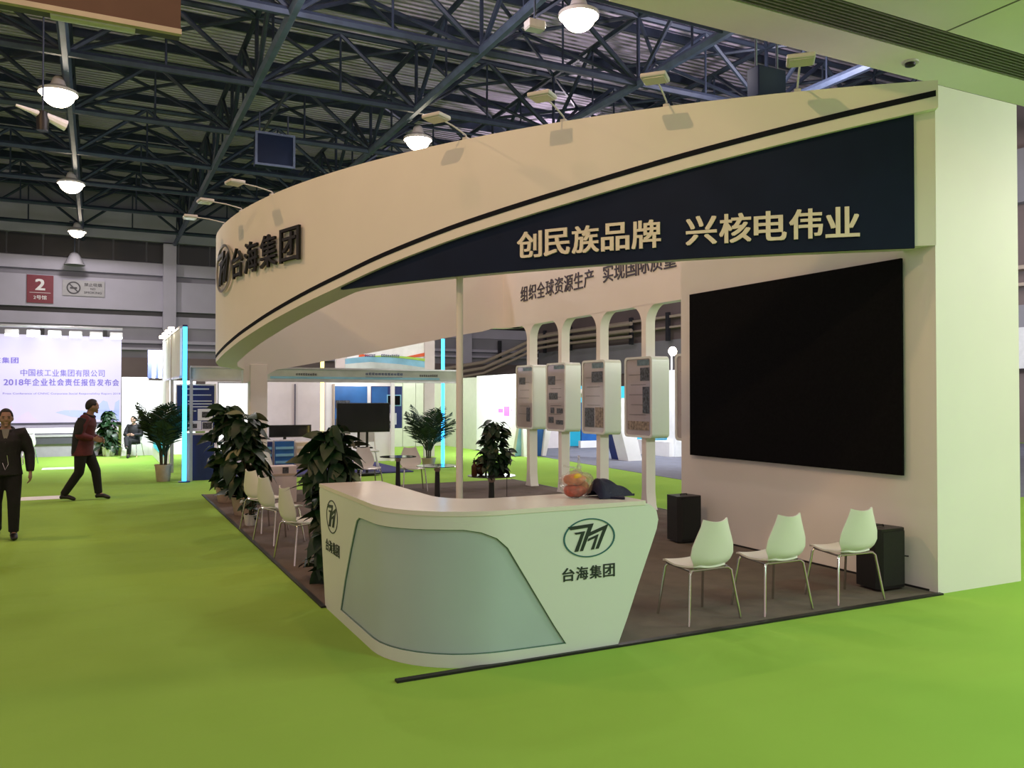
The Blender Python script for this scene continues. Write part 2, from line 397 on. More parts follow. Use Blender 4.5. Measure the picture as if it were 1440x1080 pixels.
def onU(px, py, u):
    """(v, z) where the sight line through a picture point meets the vertical plane at booth depth u"""
    pt = math.atan(18/1165); X = (px-720)/1165; Z = -(py-540)/1165
    d = Vector((X, math.cos(pt)-Z*math.sin(pt), math.sin(pt)+Z*math.cos(pt)))
    n = Vector((-math.sin(ANG), math.cos(ANG), 0)); t = (u+P0.dot(n))/d.dot(n); p = d*t-P0
    return p.dot(Vector((math.cos(ANG), math.sin(ANG), 0))), CAM_H+d.z*t
# plane maps (a to the viewer's right, b up, d towards the viewer)
def planeU(u): return lambda a, b, d: (a, u-d, b)          # faces the front (-u)
def planeV(v): return lambda a, b, d: (v-d, -a, b)         # faces into the booth (-v); a = -u
def floorp(a, b, d): return (a, b, d)

# ================================================================== THE HALL
struct('floor', MB().box(-45, 27, -14, 57, -.10, 0), 'green_carpet')
g = MB().prism([(4.55, 17.6), (4.3, 9.0), (6.0, 3.0), (24, 3), (25.6, 30), (5.6, 24)], floorp, .001, .006)
single('floor_covering', MB().prism([(5.1, 17.3), (4.45, 9.3), (7.0, 4.2), (25, 4.2), (25, 24.5), (5.6, 24.5)], floorp, .001, .007), 'grey_carpet',
       'blue-grey carpet lying beyond the display posts under the white gate', 'carpet')
struct('ceiling', MB().box(-45, 27, .5, 57, 15.2, 15.35), 'roof')
FU = 55.4
wf = struct('wall_far', MB().box(-45, 26, FU, FU+.4, 0, 15.2), 'hall_grey')
for z0, z1, m, d in ((12.15, 14.15, 'hall_white', .5), (9.9, 10.7, 'hall_white', .45), (7.5, 9.5, 'hall_white', .6), (6.45, 7.2, 'hall_white', .15), (5.35, 5.55, 'hall_white', .5), (4.9, 5.05, 'hall_white', .5), (0, 4.4, 'hall_brown', .2), (7.2, 7.5, 'hall_dark', .1)):
    part('wall_band', MB().box(-45, 25.6, FU-d, FU, z0, z1), m, wf)
k = 0
for i in range(34):
    v0 = -42+i*2
    part('window_pane', MB().box(v0+.06, v0+1.94, FU-.25, FU-.2, 10.8, 12.1), 'hall_dark', wf)
for i in range(14):
    v0 = -24.2+i*3.55
    part('rail_post', MB().box(v0-.12, v0+.12, FU-.75, FU-.5, 4.9, 6.3), 'hall_dark', wf)
for v0 in (-24.2, -13.4, -2.6, 8.2, 19.0):
    part('pier', MB().box(v0-.4, v0+.4, FU-.9, FU, 4.4, 12.0), 'hall_white', wf)
wr = struct('wall_right', MB().box(25.7, 26.1, 2, FU, 0, 15.2), 'hall_brown')
for z0, z1, m, d in ((9.4, 11.5, 'hall_grey', .4), (6.75, 6.9, 'tan', .6), (6.1, 6.22, 'tan', .6), (3.4, 5.4, 'hall_grey', .2)):
    part('wall_band', MB().box(25.7-d, 25.7, 2, FU-.6, z0, z1), m, wr)
for i in range(12):
    u0 = 9+i*4.0
    part('rail_post', MB().box(25.0, 25.2, u0-.14, u0+.14, 5.3, 7.1), 'hall_dark', wr)
# big ducts turning the corner of the hall
duct = thing('air_duct', 'pair of pale curved ducts turning the far corner of the hall', 'duct')
for dz, r in ((0, .13), (-.45, .13), (-.85, .10)):
    pts = [(16.5, 53.6, 3.9+dz), (20, 53.6, 4.5+dz), (22.5, 53.2, 5.6+dz), (23.6, 51.5, 6.4+dz), (24.2, 48, 6.6+dz), (24.4, 40, 6.6+dz)]
    part('duct_pipe', MB().tube(pts, r, 10), 'tan', duct)
single('wall_banner', MB().box(25.2, 25.3, 13.6, 16.4, 2.9, 4.5), 'sky_white', 'white banner on the lilac wall at the right edge of the picture', 'banner')
# gallery above the photographer
struct('ceiling_gallery', MB().box(-2.5, 16, -14, .6, 5.6, 5.8), 'gallery_white')
struct('trim_1', MB().box(-2.5, 16, 1.08, 1.62, 5.6, 6.7), 'gallery_white')
struct('trim_2', MB().box(-2.5, 16, .6, 1.08, 5.66, 5.9), 'gallery_grille')
for i in range(9):
    q = struct('trim_3', MB().box(-2.5, 16, .62+i*.052, .64+i*.052, 5.6, 5.66), 'gallery_grille')
for i in range(5):
    v0 = 1.0+i*3.2
    q = struct('trim_4', MB().box(v0-.01, v0+.01, -14, .6, 5.594, 5.6), 'gallery_grille')
sm = thing('smoke_detector', 'small grey fitting on the green-lit gallery soffit above the white column', 'detector', 1.35, 1.3, 5.6)
part('base', MB().lathe([(.09, -.02), (.09, 0)], 16), 'lamp_grey', sm); part('head', MB().lathe([(.03, -.06), (.055, -.05), (.06, -.02)], 14), 'black_plastic', sm)

# ---- roof trusses
UK = [6.0, 11.6, 17.1, 22.7, 28.2, 33.8, 39.3, 44.9, 50.4]; VK = [-18.9, -13.3, -7.8, -2.3, 3.2, 8.8, 14.3, 19.8]
ZL, ZU = 12.0, 14.2
ordn = ['first', 'second', 'third', 'fourth', 'fifth', 'sixth', 'seventh', 'eighth', 'ninth']
_rod = {}
def rod(parent, a, b, r, m, name):
    a = Vector(a); b = Vector(b); L = (b-a).length; k = (round(L, 2), r, m)
    if k not in _rod: _rod[k] = MB().tube([(0, 0, 0), (0, 0, L)], r, 6).mesh(name, m)
    o = link(name, _rod[k], parent, a); o.rotation_euler = (b-a).to_track_quat('Z', 'Y').to_euler(); return o
for i, u in enumerate(UK):
    t = thing('roof_truss', 'dark blue crosswise roof truss, %s row back from the gallery' % ordn[i], 'truss', group='crosswise trusses under the roof')
    v0, v1 = VK[0]-5.5, 25.4
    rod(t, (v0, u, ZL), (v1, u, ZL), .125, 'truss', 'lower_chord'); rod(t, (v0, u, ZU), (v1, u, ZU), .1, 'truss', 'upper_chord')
    for v in VK:
        rod(t, (v, u, ZL), (v-2.77, u, ZU), .082, 'truss', 'brace'); rod(t, (v, u, ZL), (v+2.77, u, ZU), .082, 'truss', 'brace')
        rod(t, (v, u, ZL), (v, u, ZU), .065, 'truss', 'upright'); rod(t, (v+2.77, u, ZL), (v+2.77, u, ZU), .04, 'truss', 'upright')
for i, v in enumerate(VK):
    t = thing('roof_truss', 'blue lengthwise roof truss running to the far wall, %s line from the left' % ordn[i], 'truss', group='lengthwise trusses under the roof')
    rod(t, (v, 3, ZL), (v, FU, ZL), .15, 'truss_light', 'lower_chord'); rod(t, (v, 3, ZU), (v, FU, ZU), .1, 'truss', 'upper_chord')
    for u in UK:
        rod(t, (v, u, ZL), (v, u-2.77, ZU), .082, 'truss', 'brace'); rod(t, (v, u, ZL), (v, u+2.77, ZU), .082, 'truss', 'brace')
        rod(t, (v, u+2.77, ZL), (v, u+2.77, ZU), .04, 'truss', 'upright')
t = thing('roof_bracing', 'slanting blue bracing rods between the roof trusses', 'bracing')
for i, u in enumerate(UK[:-1]):
    for j, v in enumerate(VK[:-1]):
        u2, v2 = UK[i+1], VK[j+1]; um, vm = (u+u2)/2, (v+v2)/2
        rod(t, (v, u, ZU), (v2, u2, ZU), .068, 'truss', 'brace')
        rod(t, (v, u2, ZU), (v2, u, ZU), .068, 'truss', 'brace')
        if j > 0:
            rod(t, (v, u, ZL), (vm, um, ZU), .068, 'truss', 'brace'); rod(t, (v2, u, ZL), (vm, um, ZU), .068, 'truss', 'brace')
for i in range(17):
    u = 4+i*3.1
    struct('trim_5', MB().box(-45, 25.7, u-.06, u+.06, 14.9, 15.2), 'truss')

# ---- lamps in the roof
def bay(v, u, z, label, r=.30, power=500):
    t = thing('high_bay_lamp', label, 'lamp', v, u, z, group='lit high bay lamps')
    part('reflector', MB().lathe([(.10, .50), (.16, .44), (.24, .2), (r+.08, .03), (r+.07, -.06), (r+.04, -.04), (r+.03, .03), (.2, .2), (.1, .40)], 24), 'lamp_grey', t)
    part('lens', MB().lathe([(.03, -r*.95)]+[(r*math.sin(PI/2*q/8), -r*.95*math.cos(PI/2*q/8)) for q in range(1, 9)]+[(r, .02)], 24), 'bay_lens', t)
    part('hanger', MB().tube([(0, 0, .45), (0, 0, ZL-z)], .02, 6), 'truss', t)
    part('mounting_rail', MB().tube([((3.2 if v > 0 else -7.8)-v, 0, ZL-z), ((8.8 if v > 0 else -7.8)-v+(0 if v > 0 else -.6), 0, ZL-z)], .05, 6), 'truss', t)
    l = lamp('SPOT', (0, 0, -r*1.2), power*1.1, NEUT, .25, spot=178, blend=.12); l.parent = t
bay(4.0, 12.9, 11.5, 'largest glowing roof lamp, high above the curved white fascia', .44, 900)
bay(3.85, 24.3, 11.5, 'glowing roof lamp just above the rim of the curved fascia', .46, 900)
bay(-8.05, 24.9, 11.5, 'brightest of the three glowing roof lamps at upper left', .50, 900)
bay(-8.0, 37.4, 11.5, 'middle one of the three glowing roof lamps at upper left', .50, 900)
bay(-8.0, 49.6, 11.5, 'smallest and farthest of the glowing roof lamps at left', .42, 700)
t = thing('pendant_lamp', 'unlit bell-shaped pendant lamp hanging before the far wall', 'lamp', -8.2, 53.2, 10.0)
part('shade', MB().lathe([(.1, .8), (.25, .7), (.55, .1), (.6, 0), (.5, .05), (.2, .6)], 20), 'hall_grey', t); part('hanger', MB().tube([(0, 0, .8), (0, 0, 2)], .04, 6), 'truss', t)
v, z = onU(752, 37, 12.0)
t = thing('floodlight', 'small unlit white floodlight hanging left of the largest roof lamp', 'lamp', v, 12.0, z)
part('housing', MB().box(-.22, .22, -.15, .15, -.08, .12, .03), 'lamp_grey', t); part('lens', MB().box(-.2, .2, -.13, .13, -.10, -.08), 'lamp_lens', t); part('hanger', MB().tube([(0, 0, .1), (0, 0, ZL-z)], .03, 6), 'truss', t)
v, z = onU(60, 163, 17.0)
t = thing('floodlight', 'slanted white floodlight bar hanging below the upper left roof lamp', 'lamp', v, 17.0, z, rot=.3)
part('housing', MB().tube([(-.55, 0, .12), (.1, 0, 0), (.5, 0, -.12)], [.03, .09, .13], 10), 'sign_white', t); part('ballast', MB().lathe([(.12, -.35), (.14, -.1), (.1, .1)], 14), 'black_plastic', t)
part('hanger', MB().tube([(0, 0, .05), (0, 0, ZL-z)], .02, 6), 'truss', t)
# projector cabinets among the trusses
for lab, px, py, u, sc in (('black loudspeaker cabinet hanging among the trusses left of centre', 385, 214, 25.4, 1), ('dark box hanging in the trusses above the right arm lamps', 1078, 120, 8.9, .62)):
    v, z = onU(px, py, u)
    t = thing('hanging_cabinet', lab, 'cabinet', v, u, z)
    part('housing', MB().box(-.66*sc, .66*sc, -.3*sc, .3*sc, -.55*sc, .55*sc, .03), 'navy', t)
    if sc == 1: part('frame', MB().sheet([(-.7*sc, -.6*sc), (.7*sc, -.6*sc), (.7*sc, .6*sc), (-.7*sc, .6*sc)], planeU(-.3*sc), -.02, .03, [[(-.62*sc, -.52*sc), (.62*sc, -.52*sc), (.62*sc, .52*sc), (-.62*sc, .52*sc)]]), 'truss_light', t)
    part('mounting_rail', MB().tube([(0, -2.75*sc, ZL-z), (0, 2.75*sc, ZL-z)], .06, 6), 'truss', t)
    for s_ in (-1, 1): part('hanger', MB().tube([(s_*.5*sc, 0, .5*sc), (s_*.5*sc, 0, ZL-z)], .03, 6), 'truss', t)
# brown board box at the upper left
v0, z0 = onU(254, 49, 1.0)
t = thing('hanging_box', 'large dark brown box hanging at the upper left corner', 'box', v0, 1.0, z0)
part('panel', MB().box(-3.2, 0, 0, .14, .03, .85), 'brown_panel', t)
part('rim', MB().box(-3.2, .006, -.012, .03, -.0, .035), 'tan', t); part('bottom_board', MB().box(-3.2, 0, .03, .14, .012, .03), 'stage_dark', t)
part('lamp_strip', MB().box(-.78, -.28, .03, .11, -.012, .012, .004), 'lamp_grey', t); part('fitting', MB().box(-2.0, -1.88, -.02, .06, -.03, .0, .005), 'black_plastic', t)
# ---- signs on the far wall
U = FU-.62
t = thing('hall_sign', 'maroon hall number sign with a white 2 on the far wall', 'sign', 0, U, 0)
(a0, b1), (a1, b0) = onU(38, 386, U), onU(75, 427, U)
part('board', MB().box(a0, a1, -.08, 0, b0, b1), 'sign_red', t)
f = planeU(-.08); cx = (a0+a1)/2
part('numeral', text_mb('2', f, cx, b0+(b1-b0)*.66, (a1-a0)*.38, (b1-b0)*.42, 0, .02, .03), 'sign_white', t, smooth=0)
part('rule', MB().box(a0+.15, a1-.15, -.10, -.08, b0+(b1-b0)*.36, b0+(b1-b0)*.375), 'sign_white', t)
part('lettering', text_mb('2号馆', f, cx, b0+(b1-b0)*.2, (a1-a0)*.5, (b1-b0)*.15, 0, .02, .015), 'sign_white', t, smooth=0)
t = thing('no_smoking_sign', 'grey no smoking sign with a barred cigarette on the far wall', 'sign', 0, U, 0)
(a0, b1), (a1, b0) = onU(88, 393, U), onU(147, 418, U)
part('board', MB().box(a0, a1, -.08, 0, b0, b1), 'sign_grey', t)
rc = (a0+(a1-a0)*.26, (b0+b1)/2); rr = (b1-b0)*.40
ring = lambda k: [(rc[0]+rr*k*math.cos(2*PI*i/32), rc[1]+rr*k*math.sin(2*PI*i/32)) for i in range(32)]
part('ring', MB().sheet(ring(1), f, 0, .03, [ring(.8)]), 'sign_ink', t)
part('bar', MB().prism([(rc[0]-rr*.68, rc[1]+rr*.55), (rc[0]-rr*.55, rc[1]+rr*.68), (rc[0]+rr*.68, rc[1]-rr*.55), (rc[0]+rr*.55, rc[1]-rr*.68)], f, 0, .03), 'sign_ink', t)
part('cigarette', MB().prism([(rc[0]-rr*.5, rc[1]-.07), (rc[0]-rr*.5, rc[1]+.05), (rc[0]+rr*.5, rc[1]+.05), (rc[0]+rr*.5, rc[1]-.07)], f, 0, .025), 'sign_ink', t)
for txt, y, wd, ht in (('禁止吸烟', .74, .42, .22), ('NO', .48, .12, .14), ('SMOKING', .24, .42, .14)):
    part('lettering', text_mb(txt, f, a0+(a1-a0)*.72, b0+(b1-b0)*y, (a1-a0)*wd, (b1-b0)*ht, 0, .02, .012), 'sign_ink', t, smooth=0)

# ================================================================== THE BOOTH
CC = (7.54, 9.93); RR = 12.55; TH0 = math.radians(-127.213); THE = math.radians(-182.6); A1 = (THE-TH0)*RR
FR = .52
_p1 = (CC[0]+RR*math.cos(THE), CC[1]+RR*math.sin(THE)); _n1 = (math.cos(THE), math.sin(THE))
_fc = (_p1[0]-_n1[0]*FR, _p1[1]-_n1[1]*FR); A2 = A1-FR*math.radians(87.4); FARU = _fc[1]+FR
FR2 = .55; A3 = A2-((1.14-FR2)-_fc[0]); A4 = A3-FR2*PI/2
def ring_map(a, z, d):
    """walks round the ring: front curve (a = 0 .. A1), tight left corner, straight far side, right back corner; d outwards"""
    if a >= A1:
        th = TH0+a/RR; return (CC[0]+(RR+d)*math.cos(th), CC[1]+(RR+d)*math.sin(th), z)
    if a >= A2:
        th = math.radians(177.4)-(A1-a)/FR; return (_fc[0]+(FR+d)*math.cos(th), _fc[1]+(FR+d)*math.sin(th), z)
    if a >= A3: return (_fc[0]+(A2-a), FARU+d, z)
    if a >= A4:
        th = PI/2-(A3-a)/FR2; return (1.14-FR2+(FR2+d)*math.cos(th), FARU-FR2+(FR2+d)*math.sin(th), z)
    return (1.14+d, FARU-FR2-(A4-a), z)
TOP = 4.68
def interp(T, x):
    T = sorted(T)
    if x <= T[0][0]: return T[0][1]
    for (x0, y0), (x1, y1) in zip(T, T[1:]):
        if x <= x1: return y0+(y1-y0)*(x-x0)/(x1-x0)
    return T[-1][1]
def ta(th): return math.radians(th+127.213)*RR
LIP = [(ta(t), z) for t, z in ((-127.2, 4.43), (-132.8, 4.22), (-137.65, 4.035), (-143.07, 3.82), (-149.56, 3.584), (-155.17, 3.351), (-158.62, 3.19), (-164.66, 2.95), (-170.09, 2.745), (-174.94, 2.585), (-179, 2.47), (-182.6, 2.39))]
LIP += [(A2-.1, 2.28)]
part_a = [(-.25*i) for i in range(0, int(-A1/.25)+1)]
fascia = thing('curved_fascia', 'tall curved white fascia with a black stripe, navy name board and raised lettering', 'booth fascia')
TIP = ta(-158.62)
# core: level bottom over the name board, then following the sweep down to the left
low = [(a, 3.19 if a > TIP else interp(LIP, a)) for a in part_a]+[(A1-.3, interp(LIP, A1-.3)), (A2, interp(LIP, A2))]
part('core', MB().sheet(low+[(A2, TOP), (0, TOP)], ring_map, -.36, -.09, step=.35), 'white', fascia)
lipl = [(a, interp(LIP, a)) for a in part_a]+[(A1-.3, interp(LIP, A1-.3)), (A2, interp(LIP, A2))]
part('swept_panel', MB().sheet(lipl+[(A2, TOP), (0, TOP)], ring_map, -.09, 0, step=.35), 'white', fascia)
na = [ta(-128.1)-.25*i for i in range(40)]; na = [a for a in na if a > TIP]+[TIP]
part('name_board', MB().sheet([(a, 3.165) for a in na]+[(a, max(3.17, interp(LIP, a)+.01)) for a in reversed(na)], ring_map, -.088, -.05, step=.3), 'navy', fascia, label='navy blue name board under the sweep')
st = [-.02]+[a for a in part_a if a < -.1]+[A1-.3, A1-.55]
def dst(a): return .135-.03*min(1, max(0, (-a-7)/4))
part('stripe', MB().sheet([(a, interp(LIP, a)+dst(a)-.027) for a in st]+[(a, interp(LIP, a)+dst(a)+.027) for a in reversed(st)], ring_map, 0, .006, step=.3), 'stripe', fascia, label='black stripe along the sweep')
chars('创民族品牌', fascia, 'cream', ring_map, ta(-145.98), ta(-138.62), 3.43, .29, -.05, -.028, .024, .93)
chars('兴核电伟业', fascia, 'cream', ring_map, ta(-137.6), ta(-130.22), 3.43, .29, -.05, -.028, .024, .93)
chars('台海集团', fascia, 'black_metal', ring_map, ta(-173.95), ta(-162.1), 3.87, .47, .03, .065, .012, .84)
emblem(fascia, ring_map, ta(-176.7), 3.90, 1.25, .78, .03, .065, 'black_metal', 'steel_rim', .045)
# far side of the ring, seen from inside through the opening
HB = [(ta(-200), 2.0)]
def far_low(v): return interp([(-5, 2.05), (-4.28, 2.05), (-4.02, 2.28), (-3.38, 2.40), (-1.75, 2.73), (0, 3.11), (.8, 3.25), (2, 3.25)], v)
header = thing('rear_header', 'white rear header of the booth with grey lettering over four arched posts', 'booth header')
fa = [A2-.3*i for i in range(int((A2-A4)/.3)+1)]+[A4-.2]
part('far_beam', MB().sheet([(a, far_low(ring_map(a, 0, -.24)[0]) if a > A3 else 3.25) for a in fa]+[(fa[-1], TOP), (A2, TOP)], ring_map, -.24, 0, step=.35), 'white', header)
part('side_beam', MB().box(.90, 1.08, 3.72, FARU-FR2+.2, 3.25, TOP), 'white', header)
chars('组织全球资源生产', header, 'print_purple', planeV(.90), -10.1, -7.27, 3.90, .31, 0, .012, .006, .9)
chars('实现国际质量', header, 'print_purple', planeV(.90), -7.0, -4.95, 3.91, .31, 0, .012, .006, .9)
POSTS = [9.76, 8.48, 7.15, 5.81, 4.48]
for pu in POSTS:
    hw = .06; fl = .30; P = []
    for i in range(9): q = PI/2*i/8; P.append((hw+fl*(1-math.sin(q)), 3.26-fl+fl*(1-math.cos(q))*1.0))
    right = [(hw+.07, 0), (hw+.03, .08), (hw, .3)]+[(hw+fl-fl*math.cos(PI/2*i/8), 3.26-fl+fl*math.sin(PI/2*i/8)) for i in range(9)]
    outl = right+[(-x, z) for x, z in reversed(right)]
    part('post', MB().prism([(-pu+x, z) for x, z in outl], planeV(.90), -.175, 0), 'white', header, smooth=25)
# left rear leg of the ring and the thin tube carrying the fascia
single('pillar', MB().box(-4.36, -4.05, 10.72, 11.0, 0, 2.4, .015), 'white', 'square white leg under the far left end of the curved fascia', 'post')
t = thing('support_tube', 'slim white tube standing behind the counter under the navy board', 'post', -3.10, 3.86)
part('tube', MB().tube([(0, 0, 0), (0, 0, 3.19)], .04, 14), 'white', t); part('foot_plate', MB().box(-.1, .1, -.1, .1, .013, .03), 'alu', t)
# screen wall
tw = thing('screen_wall', 'thick white wall block at the right end of the booth carrying the black screen', 'booth wall')
part('wall_block', MB().box(0, 1.22, .012, 3.72, 0, TOP-.002), 'white', tw)
part('skirting_strip', MB().box(-.012, 0, .1, 3.72, .012, .03), 'edge_black', tw)
t = thing('led_screen', 'large switched-off black screen on the white screen wall', 'screen')
part('screen_face', MB().box(-.06, -.035, .33, 3.47, 1.055, 3.115), 'screen', t)
part('housing', MB().box(-.035, 0, .36, 3.44, 1.08, 3.09), 'black_plastic', t)
# platform carpet and its edging
_cp = [(1.2, .02), (1.2, 11.1), (-5.11, 11.1), (-5.11, 2.0), (-5.09, .7)]+[(-4.41-.68*math.cos(q), .70-.68*math.sin(q)) for q in [PI/2*i/8 for i in range(1, 9)]]
single('booth_carpet', MB().prism(_cp, floorp, 0, .012), 'brown_carpet', 'brown-grey carpet covering the booth floor', 'carpet')
single('edge_strip', MB().box(-5.17, .02, -.03, .02, 0, .016), 'edge_black', 'black edging strip along the front of the booth carpet', 'edging')
single('edge_strip', MB().box(-5.15, -5.11, 2.03, 11.1, 0, .016), 'edge_black', 'black edging strip along the left side of the booth carpet', 'edging')
single('edge_strip', MB().box(1.18, 1.22, 3.75, 11.1, 0, .016), 'edge_black', 'black edging strip behind the arched posts', 'edging')

# ---- reception counter
CV, CR = -5.11, .70
def cmap(s, z, d):
    if s < 1.6: return (CV-d, 2.3-s, z)
    if s < 1.6+CR*PI/2:
        th = PI+(s-1.6)/CR; return (CV+CR+(CR+d)*math.cos(th), CR+(CR+d)*math.sin(th), z)
    return (CV+CR+(s-1.6-CR*PI/2), -d, z)
def sv(v): return v-CV-CR+1.6+CR*PI/2
ctr = thing('reception_counter', 'white L-shaped reception counter with a rounded corner and frosted front panel', 'counter')
edgeR = [(sv(-3.5), .0), (sv(-3.41), .2), (sv(-3.32), .42), (sv(-3.2), .7), (sv(-3.15), .82), (sv(-3.135), .89), (sv(-3.15), .955), (sv(-3.2), 1.0), (sv(-3.28), 1.03)]
edgeL = [(.06, 1.03), (.02, .97), (.05, .8), (.25, .0)]
FP = [(.73, .085), (.86, .35), (1.02, .62), (1.14, .80), (1.19, .865), (1.26, .895), (1.36, .90), (1.8, .905), (2.25, .915), (2.42, .915), (2.54, .895), (2.65, .85), (2.73, .78), (2.92, .48), (3.09, .212), (3.185, .075), (2.6, .085), (1.6, .085)]
part('front_shell', MB().sheet(edgeR+edgeL, cmap, -.04, 0, [FP], step=.09), 'white_gloss', ctr, smooth=30)
part('frosted_panel', MB().sheet(FP, cmap, -.035, -.014, step=.09), 'frost', ctr, label='grey-green frosted front panel')
cxm = sum(p[0] for p in FP)/len(FP); czm = sum(p[1] for p in FP)/len(FP)
FPi = [(cxm+(a-cxm)*.992, czm+(b-czm)*.985) for a, b in FP]
part('recess_shade_rim', MB().sheet(FP, cmap, -.014, -.006, [FPi], step=.12), 'dark_green', ctr, label='dark green line drawn for the shade of the panel recess')  # thin dark ring standing for the shadow line of the recessed panel
outer = [cmap(s, 0, .004)[:2] for s in [.03+i*.04 for i in range(100)]]; outer = [p for p in outer if p[0] < -3.3]
top = outer+[(-3.25, -.004), (-3.25, .64), (-4.2, .64)]+[(-4.2-.36*math.sin(q), 1.0-.36*math.cos(q)) for q in (.3, .6, .9, 1.2, 1.5)]+[(-4.56, 2.27)]
part('counter_top', MB().prism(top, floorp, 1.005, 1.036), 'counter_top', ctr)
part('right_end_panel', MB().surf(lambda a, b: (lambda e: (e[0]-sv(0), .02+b*.6, e[1]))((lambda x: (edgeR[min(int(x), 7)][0]+(edgeR[min(int(x), 7)+1][0]-edgeR[min(int(x), 7)][0])*(x-min(int(x), 7)), edgeR[min(int(x), 7)][1]+(edgeR[min(int(x), 7)+1][1]-edgeR[min(int(x), 7)][1])*(x-min(int(x), 7))))(a*8)), 16, 1, .03), 'white_gloss', ctr)
part('left_end_panel', MB().prism([(2.05, 0), (2.28, 1.0), (2.24, 1.0), (2.01, 0)], lambda a, b, d: (d, a, b), CV+.03, -4.6), 'white_gloss', ctr)
part('inner_panel', MB().box(-4.15, -3.6, .58, .61, .02, .99), 'white_gloss', ctr); part('inner_panel', MB().box(-4.62, -4.59, 1.1, 2.0, .02, .99), 'white_gloss', ctr)
emblem(ctr, cmap, sv(-3.735), .80, .43, .275, 0, .004, 'print_dark', 'print_teal', .03)
chars('台海集团', ctr, 'print_dark', cmap, sv(-3.965), sv(-3.515), .555, .095, 0, .004, .018, .88)
emblem(ctr, cmap, .47, .80, .36, .275, 0, .004, 'print_dark', 'print_dark', .03)
chars('台海集团', ctr, 'print_dark', cmap, .26, .72, .545, .10, 0, .004, .018, .88)

# ---- display cases on the posts
PO = [[('photo_teal', .38, .95, .62, .10), ('photo_dark', .12, .72, .42, .12), ('photo_dark', .62, .08, .25, .24)],
      [('photo_teal', .38, .95, .62, .12), ('photo_dark', .03, .70, .42, .14), ('photo_dark', .08, .46, .52, .11), ('photo_dark', .18, .24, .22, .09), ('photo_dark', .55, .24, .35, .08), ('photo_dark', .06, .08, .30, .10), ('photo_dark', .50, .06, .42, .07)],
      [('photo_teal', .42, .93, .58, .10), ('photo_dark', .40, .72, .55, .16), ('photo_dark', .05, .05, .48, .29), ('photo_warm', .58, .05, .40, .30)],
      [('photo_teal', .45, .93, .50, .08), ('photo_dark', .58, .72, .38, .18), ('photo_dark', .68, .28, .28, .36), ('photo_warm', .04, .05, .9, .12)],
      [('photo_teal', .42, .93, .50, .08), ('photo_dark', .2, .5, .5, .2)]]
which = ['farthest', 'second farthest', 'third farthest', 'nearest whole', 'mostly hidden']
for i, pu in enumerate(POSTS):
    what = ['a few lines and one small picture', 'a poster of seven small pictures', 'a tan picture at the poster foot', 'a glossy poster reflecting a white glare', 'its edge just showing beside the screen wall'][i]
    lab = 'white rounded display case, %s one, with %s' % (which[i], what)
    t = thing('display_case', lab, 'display case', .87, pu+.12, 1.15, group='display cases on the arched posts')
    H, WD, D = 1.29, .76, .33
    hw = WD/2; r = .07
    def rr(w_, h_, r_, cz=H/2): return [(cx_+r_*math.cos(q), cz+cz_+r_*math.sin(q)) for cx_, cz_, q0 in ((w_/2-r_, h_/2-r_, 0), (-w_/2+r_, h_/2-r_, PI/2), (-w_/2+r_, -h_/2+r_, PI), (w_/2-r_, -h_/2+r_, 1.5*PI)) for q in [q0+PI/2*k/5 for k in range(6)]]
    fm = lambda a, b, d: (-d, -a, b)
    part('housing', MB().prism(rr(WD, H, r), fm, -D, -.02), 'white_gloss', t)
    part('face_frame', MB().sheet(rr(WD, H, r), fm, -.02, .0, [rr(WD-.09, H-.07, .05)]), 'white_gloss', t)
    part('poster', MB().prism(rr(WD-.088, H-.068, .05), fm, -.02, -.012), 'poster_paper', t, label='glossy grey poster')
    for m, x, y, ww, hh in PO[i]:
        pw, ph = WD-.12, H-.12; x0 = -pw/2+x*pw; y0 = .06+y*ph
        part('picture', MB().box(-.001+.009, .0+.011, -(x0+min(ww*pw, pw-x*pw)), -x0, y0, min(y0+hh*ph, H-.05)), m, t)
    for k in range(5):
        y0 = .3+k*.16+.02*i
        part('text_line', MB().box(.009, .0115, -.2, .26-(.05 if k % 2 else 0), y0, y0+.006), 'sign_ink', t)

# ================================================================== FURNITURE
def make_chair():
    t = thing('shell_chair', 'c', 'chair')
    def back(a, b):      # a across, b up
        z = .415+.385*b
        hwid = interp([(0, .10), (.06, .150), (.18, .188), (.30, .215), (.5, .205), (.8, .155), (1, .118)], b)
        x = (a*2-1)*hwid
        y = -.19-.055*b+.035*(1-min(1, b*5))**2*2+(abs(a*2-1)**2)*.035
        return (x, y, z+(.022*(abs(a*2-1)**2) if b > .9 else 0)*(b-.9)*10)
    part('backrest', MB().surf(back, 12, 16, .012), 'chair_shell', t, smooth=60)
    def seat(a, b):      # b back to front
        hwid = interp([(0, .12), (.15, .19), (.5, .215), (.85, .205), (1, .17)], b)
        x = (a*2-1)*hwid; y = -.19+.42*b
        z = .43+.02*b-.025*math.sin(b*PI)-(.035*(b-.85)/.15 if b > .85 else 0)+.012*abs(a*2-1)**2
        return (x, y, z)
    part('seat', MB().surf(seat, 10, 12, .014), 'chair_shell', t, smooth=60)
    part('seat_frame', MB().tube([(-.2, -.15, .41), (-.19, .15, .425), (.19, .15, .425), (.2, -.15, .41), (-.2, -.15, .41)], .009, 8), 'chrome', t)
    for sx in (-1, 1):
        part('leg', MB().tube([(sx*.12, -.13, .412), (sx*.19, -.155, .41), (sx*.213, -.165, .39), (sx*.265, -.215, 0)], .011, 10), 'chrome', t)
        part('leg', MB().tube([(sx*.12, .13, .425), (sx*.18, .15, .425), (sx*.20, .16, .40), (sx*.235, .215, 0)], .011, 10), 'chrome', t)
    return t
chair0 = make_chair(); first = [True]
